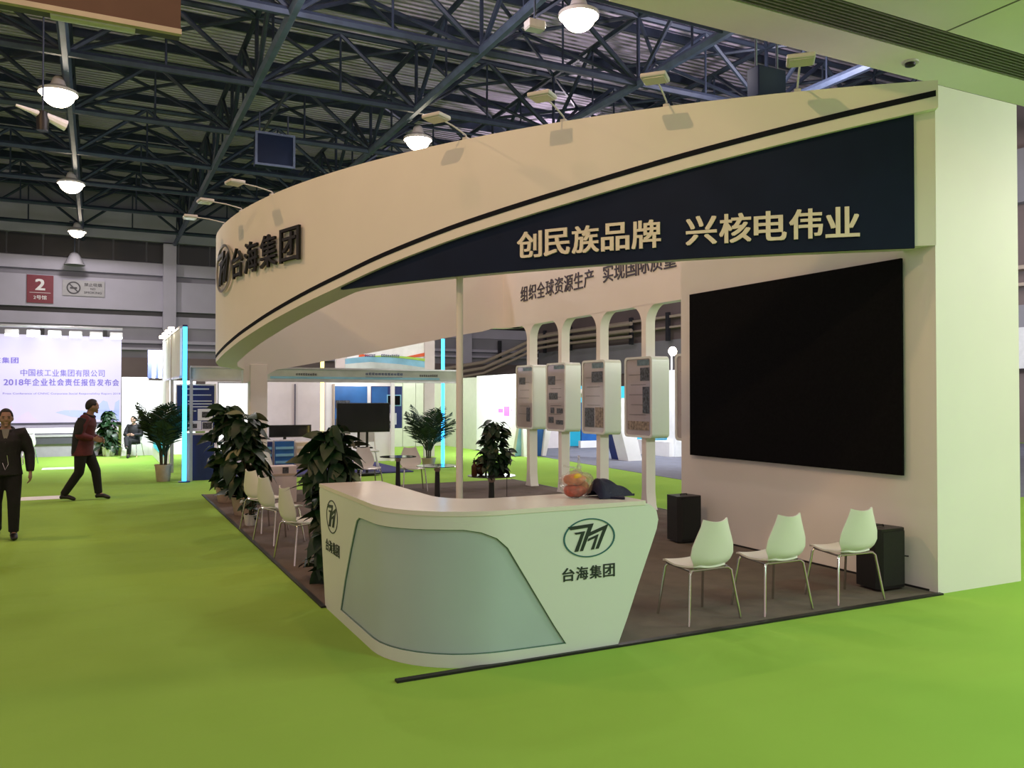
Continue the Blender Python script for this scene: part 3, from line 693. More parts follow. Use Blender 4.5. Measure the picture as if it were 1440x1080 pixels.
def put_chair(v, u, rot, label, group):
    o = chair0 if first[0] else copy_tree(chair0); first[0] = False
    place(o, v, u, .012, rot, label); o['group'] = group; return o
gR = 'white chairs facing the black screen'
put_chair(-2.48, .36, .02, 'white shell chair with its back to us, nearest the reception counter', gR)
put_chair(-1.74, .31, .0, 'white shell chair with its back to us, middle one of the front row', gR)
put_chair(-.90, .29, -.06, 'white shell chair with its back to us, in front of the right black speaker', gR)
gL = 'white chairs inside the booth'
put_chair(-4.84, 6.45, -PI/2+.38, 'white chair along the left carpet edge beside the leafy plants', gL)
put_chair(-4.84, 5.45, -PI/2+.30, 'second white chair along the left carpet edge, seat facing right', gL)
put_chair(-4.84, 4.15, -PI/2+.22, 'white chair half hidden behind the leafy plant at the counter end', gL)
put_chair(-3.95, 10.2, -PI/2-.5, 'white chair far back in front of the blue brochure cabinets', gL)
put_chair(-2.25, 10.35, PI+.1, 'white chair facing us below the television on a stand', gL)
put_chair(-1.47, 10.0, PI-.1, 'white chair facing us between the smoked glass table and the palm', gL)
def make_table():
    t = thing('glass_table', 'c', 'table')
    part('table_top', MB().lathe([(.02, .742), (.315, .742), (.32, .747), (.315, .752), (.02, .752)], 40), 'dark_glass', t)
    part('column', MB().tube([(0, 0, .03), (0, 0, .35), (0, 0, .70)], [.055, .042, .034], 16), 'dark_steel', t)
    part('top_plate', MB().lathe([(.10, .728), (.10, .742)], 20), 'dark_steel', t)
    part('collar', MB().lathe([(.034, .66), (.05, .69), (.05, .728)], 16), 'chrome', t)
    part('base', MB().lathe([(.24, .0), (.24, .012), (.06, .03)], 30), 'dark_steel', t)
    return t
tb = make_table(); gt = 'round glass tables in the booth'
place(tb, -2.19, 8.74, .012, 0, 'round smoked glass table farthest back, before the two facing chairs'); tb['group'] = gt
o = copy_tree(tb); place(o, -2.28, 6.65, .012, 0, 'round smoked glass table in front of the cyan light bar')
o = copy_tree(tb); place(o, -2.21, 4.88, .012, 0, 'round glass table carrying the leafy plant and brown bottle')
# things on the near glass table
TZ = .012+.753
def bottle(v, u, z, label, s=1.):
    t = thing('pump_bottle', label, 'bottle', v, u, z)
    part('bottle_body', MB().lathe([(.035*s, 0), (.038*s, .01), (.038*s, .13*s), (.015*s, .16*s), (.015*s, .18*s)], 16), 'bottle_brown', t)
    part('cap', MB().lathe([(.018*s, .18*s), (.018*s, .205*s), (.006*s, .21*s), (.006*s, .235*s)], 12), 'black_plastic', t)
bottle(-2.45, 4.90, TZ, 'slim brown bottle on the near glass table left of the plant')
t = thing('handbag', 'small dark bag on the near glass table behind the brown bottle', 'bag', -2.33, 5.0, TZ)
part('bag_body', MB().ball((0, 0, .075), .10, .05, .075, fn=lambda d: 1+.12*math.sin(5*d.x)), 'bottle_brown', t); part('handle', MB().tube([(-.05, 0, .13), (-.03, 0, .19), (.03, 0, .19), (.05, 0, .13)], .006, 6), 'black_plastic', t)
t = thing('saucer', 'small dark dish near the rim of the near glass table', 'dish', -2.33, 4.66, TZ)
part('dish', MB().lathe([(.03, 0), (.06, .012), (.058, .014), (.03, .006)], 20), 'black_plastic', t)
t = thing('telephone', 'small black box with a looping cable on the near glass table', 'box', -2.05, 4.93, TZ)
part('housing', MB().box(-.05, .05, -.03, .03, 0, .05, .012), 'black_plastic', t); part('cable', MB().tube([(.04, 0, .04), (.07, 0, .16), (.09, 0, .14), (.10, .02, -.05), (.1, .02, -.3)], .005, 6), 'black_plastic', t)

# ---- speakers
def make_speaker(v, u, label):
    t = thing('loudspeaker', label, 'loudspeaker', v, u, .012, group='black loudspeakers at the screen wall')
    P = [(-.17, -.15), (.17, -.15), (.13, .15), (-.13, .15)]
    b = MB().prism([(-.18, -.10), (-.15, -.145), (.15, -.145), (.18, -.10), (.14, .15), (-.14, .15)], floorp, .02, .57)
    part('cabinet', b, 'black_plastic', t)
    part('grille', MB().prism([(-.165, -.12), (-.14, -.158), (.14, -.158), (.165, -.12), (.13, -.13), (-.13, -.13)], floorp, .05, .545), 'black_grille', t)
    part('handle', MB().tube([(-.05, 0, .57), (-.045, 0, .585), (.045, 0, .585), (.05, 0, .57)], .007, 6), 'black_plastic', t)
    for x, y in ((-.13, -.1), (.13, -.1), (-.1, .11), (.1, .11)): part('foot', MB().lathe([(.018, 0), (.02, .02)], 10), 'black_plastic', t)
    return t
s1 = make_speaker(-.29, .40, 'black loudspeaker behind the third front chair near the white wall end')
s2 = make_speaker(-.36, 3.22, 'black loudspeaker at the far end of the screen wall beside the counter')
t = single('cable', MB().tube([(-.02, .2, .30), (.06, .16, .30), (.10, .10, .298)], .007, 6), 'black_plastic', 'short black cable stub sticking out beside the right loudspeaker', 'cable', -.12, .2, 0)

# ---- bag and cloth on the counter
CT = 1.035
t = thing('plastic_bag', 'knotted clear plastic bag of bread on the counter top', 'bag', -3.60, .40, CT)
rnd = random.Random(3)
def crumple(d): return 1+.07*math.sin(7*d.x+3*d.z)+.05*math.sin(9*d.y-4*d.z)-.12*max(0, d.z)**3
part('film', MB().ball((0, 0, .105), .135, .12, .105, 24, 16, crumple), 'film', t, smooth=80)
part('knot', MB().tube([(.01, 0, .19), (.02, 0, .215), (.025, 0, .24)], [.045, .018, .022], 10), 'film', t)
part('handle', MB().surf(lambda a, b: (.02+.022*(a-.5)*(1-b*.6), .01*math.sin(6*a), .235+.085*b), 4, 6, .002), 'film', t)
part('handle', MB().surf(lambda a, b: (-.01-.115*b, .02*math.sin(4*b), .225+.015*(a-.5)+.02*b), 4, 6, .002), 'film', t)
for x, y, z, rx, rz, m, nm, lb, ct in ((-.03, -.02, .138, .092, .045, 'bread', 'bread_bun', 'toasted orange bun at the top of the plastic bag', 'bread'), (-.02, -.01, .055, .095, .052, 'bread_red', 'snack_packet', 'red-brown snack packet at the bottom of the plastic bag', 'packet'), (.055, .0, .075, .05, .055, 'bread', 'bread_bun', 'pale bun on the right side inside the plastic bag', 'bread')):
    single(nm, MB().ball((0, 0, 0), rx, rx*.8, rz, 16, 10, lambda d: 1+.04*math.sin(8*d.x)), m, lb, ct, -3.60+x, .40+y, CT+z)
t = thing('wrapper', 'small round yellow wrapper on top of the bun in the bag', 'wrapper', -3.635, .325, CT+.165, rot=0)
part('disc', MB().ball((0, 0, 0), .036, .012, .024, 14, 8), 'yellow', t)
def cloth(a, b):
    x = -.02+.36*a; w_ = .14*(1-.5*a)*(.6+.4*math.sin(PI*min(1, a*1.2+.15)))
    y = (b-.5)*2*w_-.03
    h = (.165*min(1, .25+a*7)*(1-a)**.62*(1-abs(b*2-1)**2.2)+.012*math.sin(14*a+5*b)*math.sin(PI*b)*(1-a*.6))
    return (x, y, max(.004, h+.006))
t = thing('folded_jacket', 'crumpled navy blue cloth bag lying beside the plastic bag on the counter', 'cloth bag', -3.50, .34, CT)
part('cloth', MB().surf(cloth, 24, 16, -.004), 'navy_cloth', t, smooth=80)
def flap(a, b): return (.10+.13*(a-.5)*(1-b), -.13-.105*b, .03*(1-b)+.006-(.0*b))
part('flap', MB().prism([(.03, -.10), (.20, -.13), (.14, -.235)], floorp, .003, .018), 'navy_cloth', t)
part('flap', MB().prism([(.26, .03), (.33, -.05), (.37, -.03)], floorp, .003, .014), 'navy_cloth', t)
part('strap', MB().tube([(.02, -.06, .115), (.06, -.085, .09), (.10, -.07, .10), (.14, -.05, .09)], .004, 6), 'print_purple', t)

# ---- arm lamps on the fascia rim
def arm_lamp(th, label, ln=.50, rise=.06, yaw=0):
    a = ta(th); b = ring_map(a, TOP, -.05); ang = math.radians(th)
    t = thing('arm_lamp', label, 'lamp', b[0], b[1], TOP, rot=ang+PI/2+yaw, group='arm lamps on the fascia rim')   # local -y points outwards
    part('clamp', MB().box(-.03, .03, -.04, .06, 0, .03), 'lamp_grey', t)
    part('arm', MB().tube([(0, .02, .02), (0, -.02, .06), (0, -ln*.5, .06+rise*.6), (0, -ln, .05+rise)], .009, 8), 'lamp_grey', t)
    h = part('lamp_head', MB().box(-.12, .12, -ln-.16, -ln+.05, .02+rise, .065+rise, .012), 'lamp_grey', t)
    part('lens', MB().box(-.10, .10, -ln-.145, -ln+.03, .012+rise, .02+rise), 'lamp_lens', h)
    part('joint', MB().tube([(-.03, -ln+.03, .05+rise), (.03, -ln+.03, .05+rise)], .02, 10), 'lamp_grey', t)
for th, lab in ((-132.75, 'arm lamp on the fascia rim nearest the right end'), (-138.4, 'arm lamp on the rim above the second half of the slogan'),
                (-143.4, 'arm lamp on the rim above the gap left of the slogan'), (-149.0, 'arm lamp on the rim beside the glowing roof lamp'),
                (-166.9, 'arm lamp on the rim above the last character of the raised name'), (-172.9, 'arm lamp on the rim above the first characters of the raised name'),
                (-178.6, 'arm lamp at the far left end of the fascia rim')):
    arm_lamp(th, lab)

# ================================================================== PLANTS
def leaf_mesh(name, m, L=.17, wd=.12, droop=.35, fold=.18, n=5):
    V = []; F = []
    for i in range(n+1):
        t = i/n; y = L*t; hw = wd/2*(math.sin(PI*min(1, t**.7*.97+.03))**.75 if t < 1 else 0)*(1.0 if t > .1 else .8)
        z = -droop*L*t*t; V += [(-hw, y-(.03 if i == 0 else 0), z+fold*hw), (0, y, z), (hw, y-(.03 if i == 0 else 0), z+fold*hw)]
    for i in range(n):
        a = i*3
        F += [(a, a+1, a+4, a+3), (a+1, a+2, a+5, a+4)]
    me = bpy.data.meshes.new(name); me.from_pydata(V, [], F); me.shade_smooth(); me.materials.append(M[m]); return me
LEAF = [leaf_mesh('leaf', 'leaf', .19, .13, .35), leaf_mesh('leaf', 'leaf', .15, .10, .5), leaf_mesh('leaf', 'leaf', .22, .14, .6)]
LEAFP = leaf_mesh('leaf', 'leaf_light', .16, .10, .45)
def pothos(v, u, z, H, R, n, label, seed, pot=(.16, .24), potm='pot', pale=.05, z0=.25, profile=None, lscale=1., rot=0, tilt=1):
    rn = random.Random(seed)
    t = thing('potted_plant', label, 'plant', v, u, z, rot)
    pr, ph = pot
    p = part('pot', MB().lathe([(pr*.72, 0), (pr*.8, .02), (pr, ph*.92), (pr*1.06, ph*.93), (pr*1.06, ph), (pr*.9, ph), (pr*.88, ph*.9)], 24), potm, t)
    part('soil', MB().lathe([(pr*.88, ph*.85), (pr*.1, ph*.89)], 20), 'soil', t)
    part('moss_pole', MB().tube([(0, 0, ph*.8), (0, 0, H*.9)], .035*lscale, 10), 'bark', t)
    for k in range(6):
        q = rn.random()*6.28; part('stem', MB().tube([(.03*math.cos(q), .03*math.sin(q), ph*.8), (.12*R/.3*math.cos(q), .12*R/.3*math.sin(q), ph+.1), (.06*math.cos(q+1), .06*math.sin(q+1), H*.5), (.05*math.cos(q+2), .05*math.sin(q+2), H*.85)], .007, 5), 'bark', t)
    for k in range(n):
        f = (k+.5)/n; h = z0+(H-z0)*f
        rad = R*(.8+.3*math.sin(9*f+seed)+.12*math.sin(23*f))*(profile(f) if profile else (.75+.35*math.sin(PI*min(1, f*1.15)))*(1 if f < .85 else 1-(f-.85)*2.2))
        q = rn.random()*6.283; rr_ = rad*(.35+.65*rn.random()**.6)
        me = LEAFP if rn.random() < pale else rn.choice(LEAF)
        o = link('leaf', me, t, (rr_*.62*math.cos(q), rr_*.62*math.sin(q), h+rn.uniform(-.04, .04)))
        o.rotation_euler = (rn.uniform(-1.0, .55)*tilt, rn.uniform(-.7, .7), q-PI/2+rn.uniform(-.9, .9))
        o.scale = (lscale*rn.uniform(.75, 1.25),)*3
    return t
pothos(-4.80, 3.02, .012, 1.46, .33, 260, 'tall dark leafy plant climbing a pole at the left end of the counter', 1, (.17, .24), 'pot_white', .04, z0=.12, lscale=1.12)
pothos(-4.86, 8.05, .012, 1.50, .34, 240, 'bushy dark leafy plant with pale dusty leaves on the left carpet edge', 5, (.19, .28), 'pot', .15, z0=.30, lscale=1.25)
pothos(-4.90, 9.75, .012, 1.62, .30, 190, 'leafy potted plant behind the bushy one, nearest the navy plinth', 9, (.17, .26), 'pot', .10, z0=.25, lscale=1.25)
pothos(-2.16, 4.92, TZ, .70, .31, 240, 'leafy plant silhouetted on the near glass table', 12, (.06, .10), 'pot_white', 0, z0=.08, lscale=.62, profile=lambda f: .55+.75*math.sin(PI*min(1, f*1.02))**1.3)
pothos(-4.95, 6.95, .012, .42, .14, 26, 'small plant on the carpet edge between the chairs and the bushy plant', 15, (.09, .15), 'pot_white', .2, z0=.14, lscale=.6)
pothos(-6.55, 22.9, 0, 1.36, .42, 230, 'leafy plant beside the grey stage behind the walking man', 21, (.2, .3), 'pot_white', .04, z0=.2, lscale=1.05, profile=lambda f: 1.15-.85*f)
def frond_mesh(L, seed):
    rn = random.Random(seed); V = []; F = []
    def pt(t): return Vector((0, L*(t*.42+.10*t*t), L*(1.05*t-.36*t*t)))
    n = 16
    mb = MB().tube([pt(i/8) for i in range(9)], [.012*(1-.8*i/8) for i in range(9)], 5)
    for i in range(3, n+1):
        t = i/n; p = pt(t); d = (pt(min(1, t+.02))-pt(t-.02)).normalized(); ll = L*.36*math.sin(PI*min(1, .18+t*.80))
        for s in (-1, 1):
            dr = (Vector((s, 0, 0))*.85+d*.75+Vector((0, 0, -.10-.2*rn.random()))).normalized(); e = p+dr*ll; mid = p+dr*ll*.5+Vector((0, 0, .02)); wv = d*.02*L
            k = len(mb.v); mb.v += [tuple(q) for q in (p-wv*.4, p+wv*.4, mid+wv, e, mid-wv)]; mb.f += [(k, k+1, k+2, k+4), (k+4, k+2, k+3)]
    me = bpy.data.meshes.new('frond'); me.from_pydata(mb.v, [], mb.f); me.materials.append(M['palm']); return me
FROND = [frond_mesh(1.0, i) for i in range(3)]
def palm(v, u, z, H, label, seed, potm, n=24, pot=(.2, .32), spread=.5):
    rn = random.Random(seed); t = thing('potted_palm', label, 'plant', v, u, z)
    pr, ph = pot
    part('pot', MB().lathe([(pr*.72, 0), (pr*.8, .02), (pr, ph*.92), (pr*1.06, ph*.93), (pr*1.06, ph), (pr*.9, ph), (pr*.88, ph*.9)], 24), potm, t)
    part('soil', MB().lathe([(pr*.88, ph*.85), (pr*.1, ph*.89)], 20), 'soil', t)
    for k in range(6):
        q = k*1.05; part('stem', MB().tube([(.05*math.cos(q), .05*math.sin(q), ph*.8), (.07*math.cos(q), .07*math.sin(q), H*.45)], .016, 6), 'bark', t)
    for k in range(n):
        q = k*2.4+rn.random()*.5; f = (k+.5)/n
        o = link('frond', rn.choice(FROND), t, (.06*math.cos(q), .06*math.sin(q), ph+H*.12+.1*rn.random()))
        lean = -.1+.95*f*spread/.5*rn.uniform(.6, 1.2)
        o.rotation_euler = (-lean*.75+.22, rn.uniform(-.15, .15), q-PI/2); o.scale = (H*(1.0-.36*f)*.98,)*3
    return t
palm(-5.60, 14.1, 0, 1.42, 'potted palm in a tan pot left of the cyan light bar beside the navy poster', 2, 'pot', 30, (.17, .36), .27)
palm(.72, 14.9, 0, 1.40, 'potted palm left of the cyan light bar in the middle of the picture', 4, 'pot', 24, (.18, .24))

# ================================================================== PEOPLE
def remesh(mb, name, m, vox, smooth=4):
    me = mb.mesh(name, None, 0); o = bpy.data.objects.new('tmp_body', me); COL.objects.link(o)
    r = o.modifiers.new('r', 'REMESH'); r.mode = 'VOXEL'; r.voxel_size = vox; r.use_smooth_shade = True
    s = o.modifiers.new('s', 'SMOOTH'); s.factor = .5; s.iterations = smooth
    dg = bpy.context.evaluated_depsgraph_get(); out = bpy.data.meshes.new_from_object(o.evaluated_get(dg))
    bpy.data.objects.remove(o); out.name = name; out.materials.clear(); out.materials.append(M[m]); return out
def loft(mb, rings, n=20):
    """rings: (centre, rx, ry, twist) stacked ellipses"""
    V = []; F = []; k = len(rings)
    for c, rx, ry, tw in rings:
        for j in range(n):
            q = 2*PI*j/n; x = rx*math.cos(q); y = ry*math.sin(q)
            V.append((c[0]+x*math.cos(tw)-y*math.sin(tw), c[1]+x*math.sin(tw)+y*math.cos(tw), c[2]))
    for i in range(k-1):
        for j in range(n): F.append((i*n+j, i*n+(j+1) % n, (i+1)*n+(j+1) % n, (i+1)*n+j))
    F.append(tuple(range(n))[::-1]); F.append(tuple((k-1)*n+j for j in range(n)))
    return mb.add(V, F)
def lerp(a, b, t): return tuple(a[i]+(b[i]-a[i])*t for i in range(3))
def head(mb, c, yaw):
    cy, sy = math.cos(yaw), math.sin(yaw)
    R_ = lambda x, y, z: (c[0]+x*cy-y*sy, c[1]+x*sy+y*cy, c[2]+z)
    def sk(d):
        f = 1.0
        if d.z < 0: f -= .22*(-d.z)**1.3*(1 if d.y < .3 else .55)
        return f
    b = MB().ball((0, 0, 0), .078, .098, .118, 24, 16, sk)
    b.ball((0, .088, -.018), .012, .022, .026, 10, 6)                 # nose
    b.ball((0, .078, -.064), .026, .018, .012, 10, 6)                 # mouth
    b.ball((0, .072, -.095), .028, .022, .02, 10, 6)                  # chin
    b.ball((0, .082, .026), .05, .016, .012, 10, 6)                   # brow
    for s in (-1, 1):
        b.ball((s*.079, -.004, -.008), .012, .022, .032, 8, 6)        # ears
        b.ball((s*.04, .06, -.03), .024, .026, .022, 8, 6)            # cheeks
    return mb.add([R_(*q) for q in b.v], b.f), R_
def hand(mb, wr, dr, side, curl=.5, r=.009):
    """palm, four unequal curled fingers and a thumb from the side of the palm; dr = direction the hand points, side = thumb direction"""
    d = Vector(dr).normalized(); s = Vector(side).normalized(); nrm = d.cross(s).normalized(); w0 = Vector(wr)
    for k in (-1.5, -.5, .5, 1.5):
        b0 = w0+s*k*.012; b1 = w0+d*.085+s*k*.021
        mb.tube([b0, (b0+b1)/2, b1], [.015, .015, .012], 8)
        L = {-1.5: .055, -.5: .07, .5: .076, 1.5: .068}[k]
        p1 = b1+(d*(1-.3*curl)+nrm*curl*.6).normalized()*L*.5; p2 = p1+(d*(1-.9*curl)+nrm*curl).normalized()*L*.35; p3 = p2+(d*(1-1.3*curl)+nrm*curl*1.1).normalized()*L*.25
        mb.tube([b1, p1, p2, p3], [r, r*.95, r*.85, r*.6], 7)
    t0 = w0+d*.025+s*.024; t1 = t0+(d*.6+s*.8)*.035; t2 = t1+(d+s*.25+nrm*.3).normalized()*.035; mb.tube([t0, t1, t2], [.013, .011, .008], 7)
def person(label, v, u, rot, J, headyaw, jacket, scale=1., z=0, collar=None, lean_twist=0, jl=-.22):
    t = thing('person', label, 'person', v, u, z, rot); t.scale = (scale,)*3
    b = MB()
    P, C_, N, H = J['pelvis'], J['chest'], J['neck'], J['head']
    tw = lean_twist
    loft(b, [(lerp(P, C_, -.1), .13, .10, 0), (P, .155, .11, 0), (lerp(P, C_, .45), .13, .095, tw*.5), (C_, .165, .11, tw), (lerp(C_, N, .6), .13, .08, tw), (N, .06, .06, tw)])
    b.tube([lerp(C_, N, .5), N, lerp(N, H, .55)], [.075, .058, .055], 14)
    _, R_ = head(b, H, headyaw)
    for s in 'lr':
        sh, el, wr = J['sh'+s], J['el'+s], J['wr'+s]
        b.tube([lerp(C_, N, .5), sh, lerp(sh, el, .15), el], [.06, .055, .05, .038], 12); b.tube([el, lerp(el, wr, .35), wr], [.038, .038, .025], 12)
        dr = Vector(J.get('hd'+s, tuple(Vector(wr)-Vector(el)))); hand(b, wr, dr, J.get('th'+s, (0, 1, 0)), J.get('curl', .45))
        hp, kn, an = J['hp'+s], J['kn'+s], J['an'+s]
        b.tube([hp, lerp(hp, kn, .3), kn], [.085, .08, .055], 14); b.tube([kn, lerp(kn, an, .3), an], [.052, .055, .035], 12)
        to = J['to'+s]; b.tube([an, lerp(an, to, .3), to], [.037, .034, .03], 10)
    link('body', remesh(b, 'body', 'skin', .0075), t)
    # eyes and brows
    for s in (-1, 1):
        part('eye', MB().add([R_(*q) for q in MB().ball((s*.03, .086, .008), .012, .007, .0065, 10, 6).v], MB().ball((0, 0, 0), 1, n=10, k=6).f), 'hair', t)
        part('eyebrow', MB().add([R_(*q) for q in MB().ball((s*.03, .094, .028), .018, .006, .004, 10, 6).v], MB().ball((0, 0, 0), 1, n=10, k=6).f), 'hair', t)
    # hair: cap over the crown, down the back of the head, short at the sides
    def hf(d): return 1.0 if d.z > .1-.75*(-d.y if d.y < 0 else 0)-.0 and not (d.y > .55 and d.z < .62) else .84
    hb = MB().ball((0, -.006, .012), .087, .106, .122, 32, 24, hf)
    link('hair', MB().add([R_(*q) for q in hb.v], hb.f).mesh('hair', 'hair', 60), t)
    # jacket
    jk = MB()
    loft(jk, [(lerp(P, C_, jl), .205, .16, 0), (lerp(P, C_, 0), .19, .15, 0), (lerp(P, C_, .5), .175, .14, tw*.5), (C_, .20, .145, tw), (lerp(C_, N, .45), .175, .115, tw), (lerp(C_, N, .82), .095, .085, tw)], 24)
    for s in 'lr':
        sh, el, wr = J['sh'+s], J['el'+s], J['wr'+s]
        jk.tube([lerp(C_, N, .35), sh, lerp(sh, el, .4), el], [.085, .083, .075, .064], 14); jk.tube([el, lerp(el, wr, .5), lerp(el, wr, .96)], [.064, .06, .048], 14)
        jk.ball(el, .062)
    link('jacket', remesh(jk, 'jacket', jacket, .012, 5), t)
    # collar ring and zip
    part('collar', MB().tube([(N[0]+.085*math.cos(q+PI/2), N[1]+.078*math.sin(q+PI/2)-.005, N[2]-.015+.03*math.cos(q)*-1) for q in [(.35+5.58*i/16) for i in range(17)]], .022, 8), collar or jacket, t)
    # trousers
    tr = MB(); loft(tr, [(lerp(P, C_, -.25), .14, .12, 0), (P, .165, .125, 0), (lerp(P, C_, .15), .16, .12, 0)])
    for s in 'lr':
        hp, kn, an = J['hp'+s], J['kn'+s], J['an'+s]
        tr.tube([hp, lerp(hp, kn, .4), kn], [.105, .098, .078], 14); tr.tube([kn, lerp(kn, an, .5), lerp(kn, an, .98)], [.078, .07, .062], 14); tr.ball(kn, .077)
    link('trousers', remesh(tr, 'trousers', 'trousers', .013, 4), t)
    for s in 'lr':
        an, to = Vector(J['an'+s]), Vector(J['to'+s]); d = (to-an); d.normalize()
        heel = an-Vector((d.x, d.y, 0)).normalized()*.05+Vector((0, 0, -.045)); sb = MB()
        sb.tube([heel, an+Vector((0, 0, -.03)), lerp(an, to, .55), to, to+d*.035], [.036, .047, .046, .042, .025], 12, ry=.8)
        sb.tube([an+Vector((0, 0, -.03)), an+Vector((0, 0, .03))], [.045, .042], 12)
        link('shoe', remesh(sb, 'shoe', 'shoe', .008, 2), t)
    return t
# person facing +y in own frame (rot turns them); standing man walking towards us at the left edge
J1 = dict(pelvis=(0, 0, .93), chest=(0, .01, 1.30), neck=(0, .01, 1.47), head=(0, .03, 1.60),
          shl=(-.20, 0, 1.40), ell=(-.275, -.02, 1.13), wrl=(-.285, .04, .88), shr=(.20, 0, 1.40), elr=(.27, -.03, 1.13), wrr=(.28, .03, .88),
          hpl=(-.09, 0, .90), knl=(-.10, .06, .49), anl=(-.10, .04, .085), hpr=(.09, 0, .90), knr=(.11, -.02, .49), anr=(.10, -.14, .10),
          tol=(-.11, .19, .035), tor=(.12, .01, .035), thl=(.3, 1, 0), thr=(-.3, 1, 0), curl=.5)
yaw1 = math.radians(-150)-ANG
person('man in a dark jacket at the left edge walking towards us', -7.90, 7.22, yaw1, J1, .05, 'jacket_black', .955, collar='jacket_black')
for o in bpy.data.objects:
    if o.name == 'person':
        part('shirt', MB().prism([(-.045, 1.46), (.045, 1.46), (.03, 1.38), (0, 1.28), (-.03, 1.38)], lambda a, b, d: (a, .155-(b-1.28)*.28+d, b), -.02, 0), 'shirt', o, smooth=0)
        part('lanyard', MB().tube([(-.02, .165, 1.12), (-.035, .16, 1.0), (.0, .17, .93), (.03, .16, 1.02)], .006, 6), 'chrome', o)
J2 = dict(pelvis=(0, -.02, .90), chest=(0, .03, 1.27), neck=(0, .08, 1.45), head=(0, .12, 1.58),
          shl=(-.18, .02, 1.38), ell=(-.24, -.05, 1.10), wrl=(-.17, .18, 1.02), shr=(.18, .06, 1.38), elr=(.24, .0, 1.10), wrr=(.15, .20, 1.04),
          hpl=(-.09, -.02, .88), knl=(-.09, .15, .49), anl=(-.09, .20, .095), hpr=(.09, -.02, .88), knr=(.09, -.05, .48), anr=(.09, -.30, .10),
          tol=(-.10, .35, .035), tor=(.09, -.14, .035), thl=(0, 0, 1), thr=(0, 0, 1), curl=.9)
p2 = person('man in a dark red and black jacket striding across the green carpet', -7.06, 11.25, -PI/2-ANG+.12, J2, .55, 'jacket_red', 1.03, collar='jacket_black', jl=-.40)
_jp = MB(); _jp.tube([(-.17, .02, 1.38), (-.21, -.02, 1.25), (-.245, -.055, 1.11)], [.09, .082, .072], 12); _jp.tube([(.17, .04, 1.38), (.21, .02, 1.25), (.245, -.01, 1.11)], [.09, .082, .072], 12)
loft(_jp, [((0, -.075, .78), .185, .125, 0), ((0, -.06, 1.05), .185, .125, 0), ((0, -.02, 1.25), .200, .135, 0), ((0, .0, 1.34), .185, .125, 0), ((0, .04, 1.42), .12, .10, 0)], 20)
link('jacket_panel', remesh(_jp, 'jacket_panel', 'jacket_black', .014, 4), p2)['label'] = 'black back and shoulder panel'
J3 = dict(pelvis=(0, 0, .50), chest=(0, -.02, .88), neck=(0, 0, 1.06), head=(0, .05, 1.19),
          shl=(-.20, -.02, .99), ell=(-.26, .06, .72), wrl=(-.10, .25, .72), shr=(.20, -.02, .99), elr=(.26, .06, .72), wrr=(.10, .25, .72),
          hpl=(-.09, .04, .50), knl=(-.05, .44, .52), anl=(-.06, .48, .10), hpr=(.09, .04, .52), knr=(.04, .46, .62), anr=(-.10, .72, .36),
          tol=(-.09, .63, .035), tor=(-.16, .87, .34), thl=(.3, 0, 1), thr=(-.3, 0, 1), hdl=(1, .3, 0), hdr=(-1, .3, 0), curl=.8)
person('seated man in dark clothes with crossed legs before the white partition', -5.88, 22.2, PI-ANG, J3, 0, 'jacket_black', .93)
t = put_chair(-5.93, 22.25, PI-ANG, 'white chair under the seated man', 'far white chairs'); t.location.z = 0
t = put_chair(-8.62, 20.6, .9, 'white chair on the green carpet right of the left-edge man, before the stage', 'far white chairs'); t.location.z = 0

# ================================================================== STAGE AT THE LEFT
st_ = thing('stage', 'low stage with a white lit rim and dark and grey skirt at the far left', 'stage')
part('platform', MB().box(-16, -6.28, 23.4, 27.3, 0, .84), 'stage_grey', st_); part('lit_rim', MB().box(-16, -6.28, 23.32, 23.4, .72, .86), 'glow_white', st_, label='white lit rim')
part('rail', MB().box(-16, -6.28, 23.30, 23.4, .60, .66), 'sign_grey', st_); part('dark_band', MB().box(-16, -6.28, 23.33, 23.4, .38, .60), 'stage_dark', st_)
U = 27.3
bd = thing('led_backdrop', 'glowing pale lilac backdrop with violet Chinese lettering behind the stage', 'backdrop')
part('screen_wall', MB().box(-16, -6.12, U, U+.2, .86, 3.9), 'lilac', bd)
part('black_base', MB().box(-16, -6.1, U-.05, U, .80, .92), 'stage_dark', bd)
f = planeU(U)
def on_backdrop(txt, x0, x1, y0, y1, m, bold, nm='lettering', each=False):
    (a0, b1), (a1, b0) = onU(x0, y0, U), onU(x1, y1, U)
    if each: chars(txt, bd, m, f, a0, a1, (b0+b1)/2, b1-b0, .004, .012, bold, .86)
    else: part(nm, text_mb(txt, f, (a0+a1)/2, (b0+b1)/2, a1-a0, b1-b0, .004, .012, bold), m, bd, smooth=0)
on_backdrop('中国核工业集团有限公司', 28, 148, 519, 530, 'lilac_ink', .012, each=True)
on_backdrop('2018', 5, 33, 533, 542, 'lilac_ink', .02)
on_backdrop('年企业社会责任报告发布会', 33, 168, 532, 543, 'lilac_ink', .03, each=True)
on_backdrop('China National Nuclear Corporation', 50, 128, 546.5, 550, 'lilac_grey', 0)
on_backdrop('Press Conference of CNNC Corporate Social Responsibility Report 2018', 4, 169, 552, 555.5, 'lilac_ink', 0)
on_backdrop('核集团', -11, 27, 502, 511, 'lilac_ink', .03, each=True)
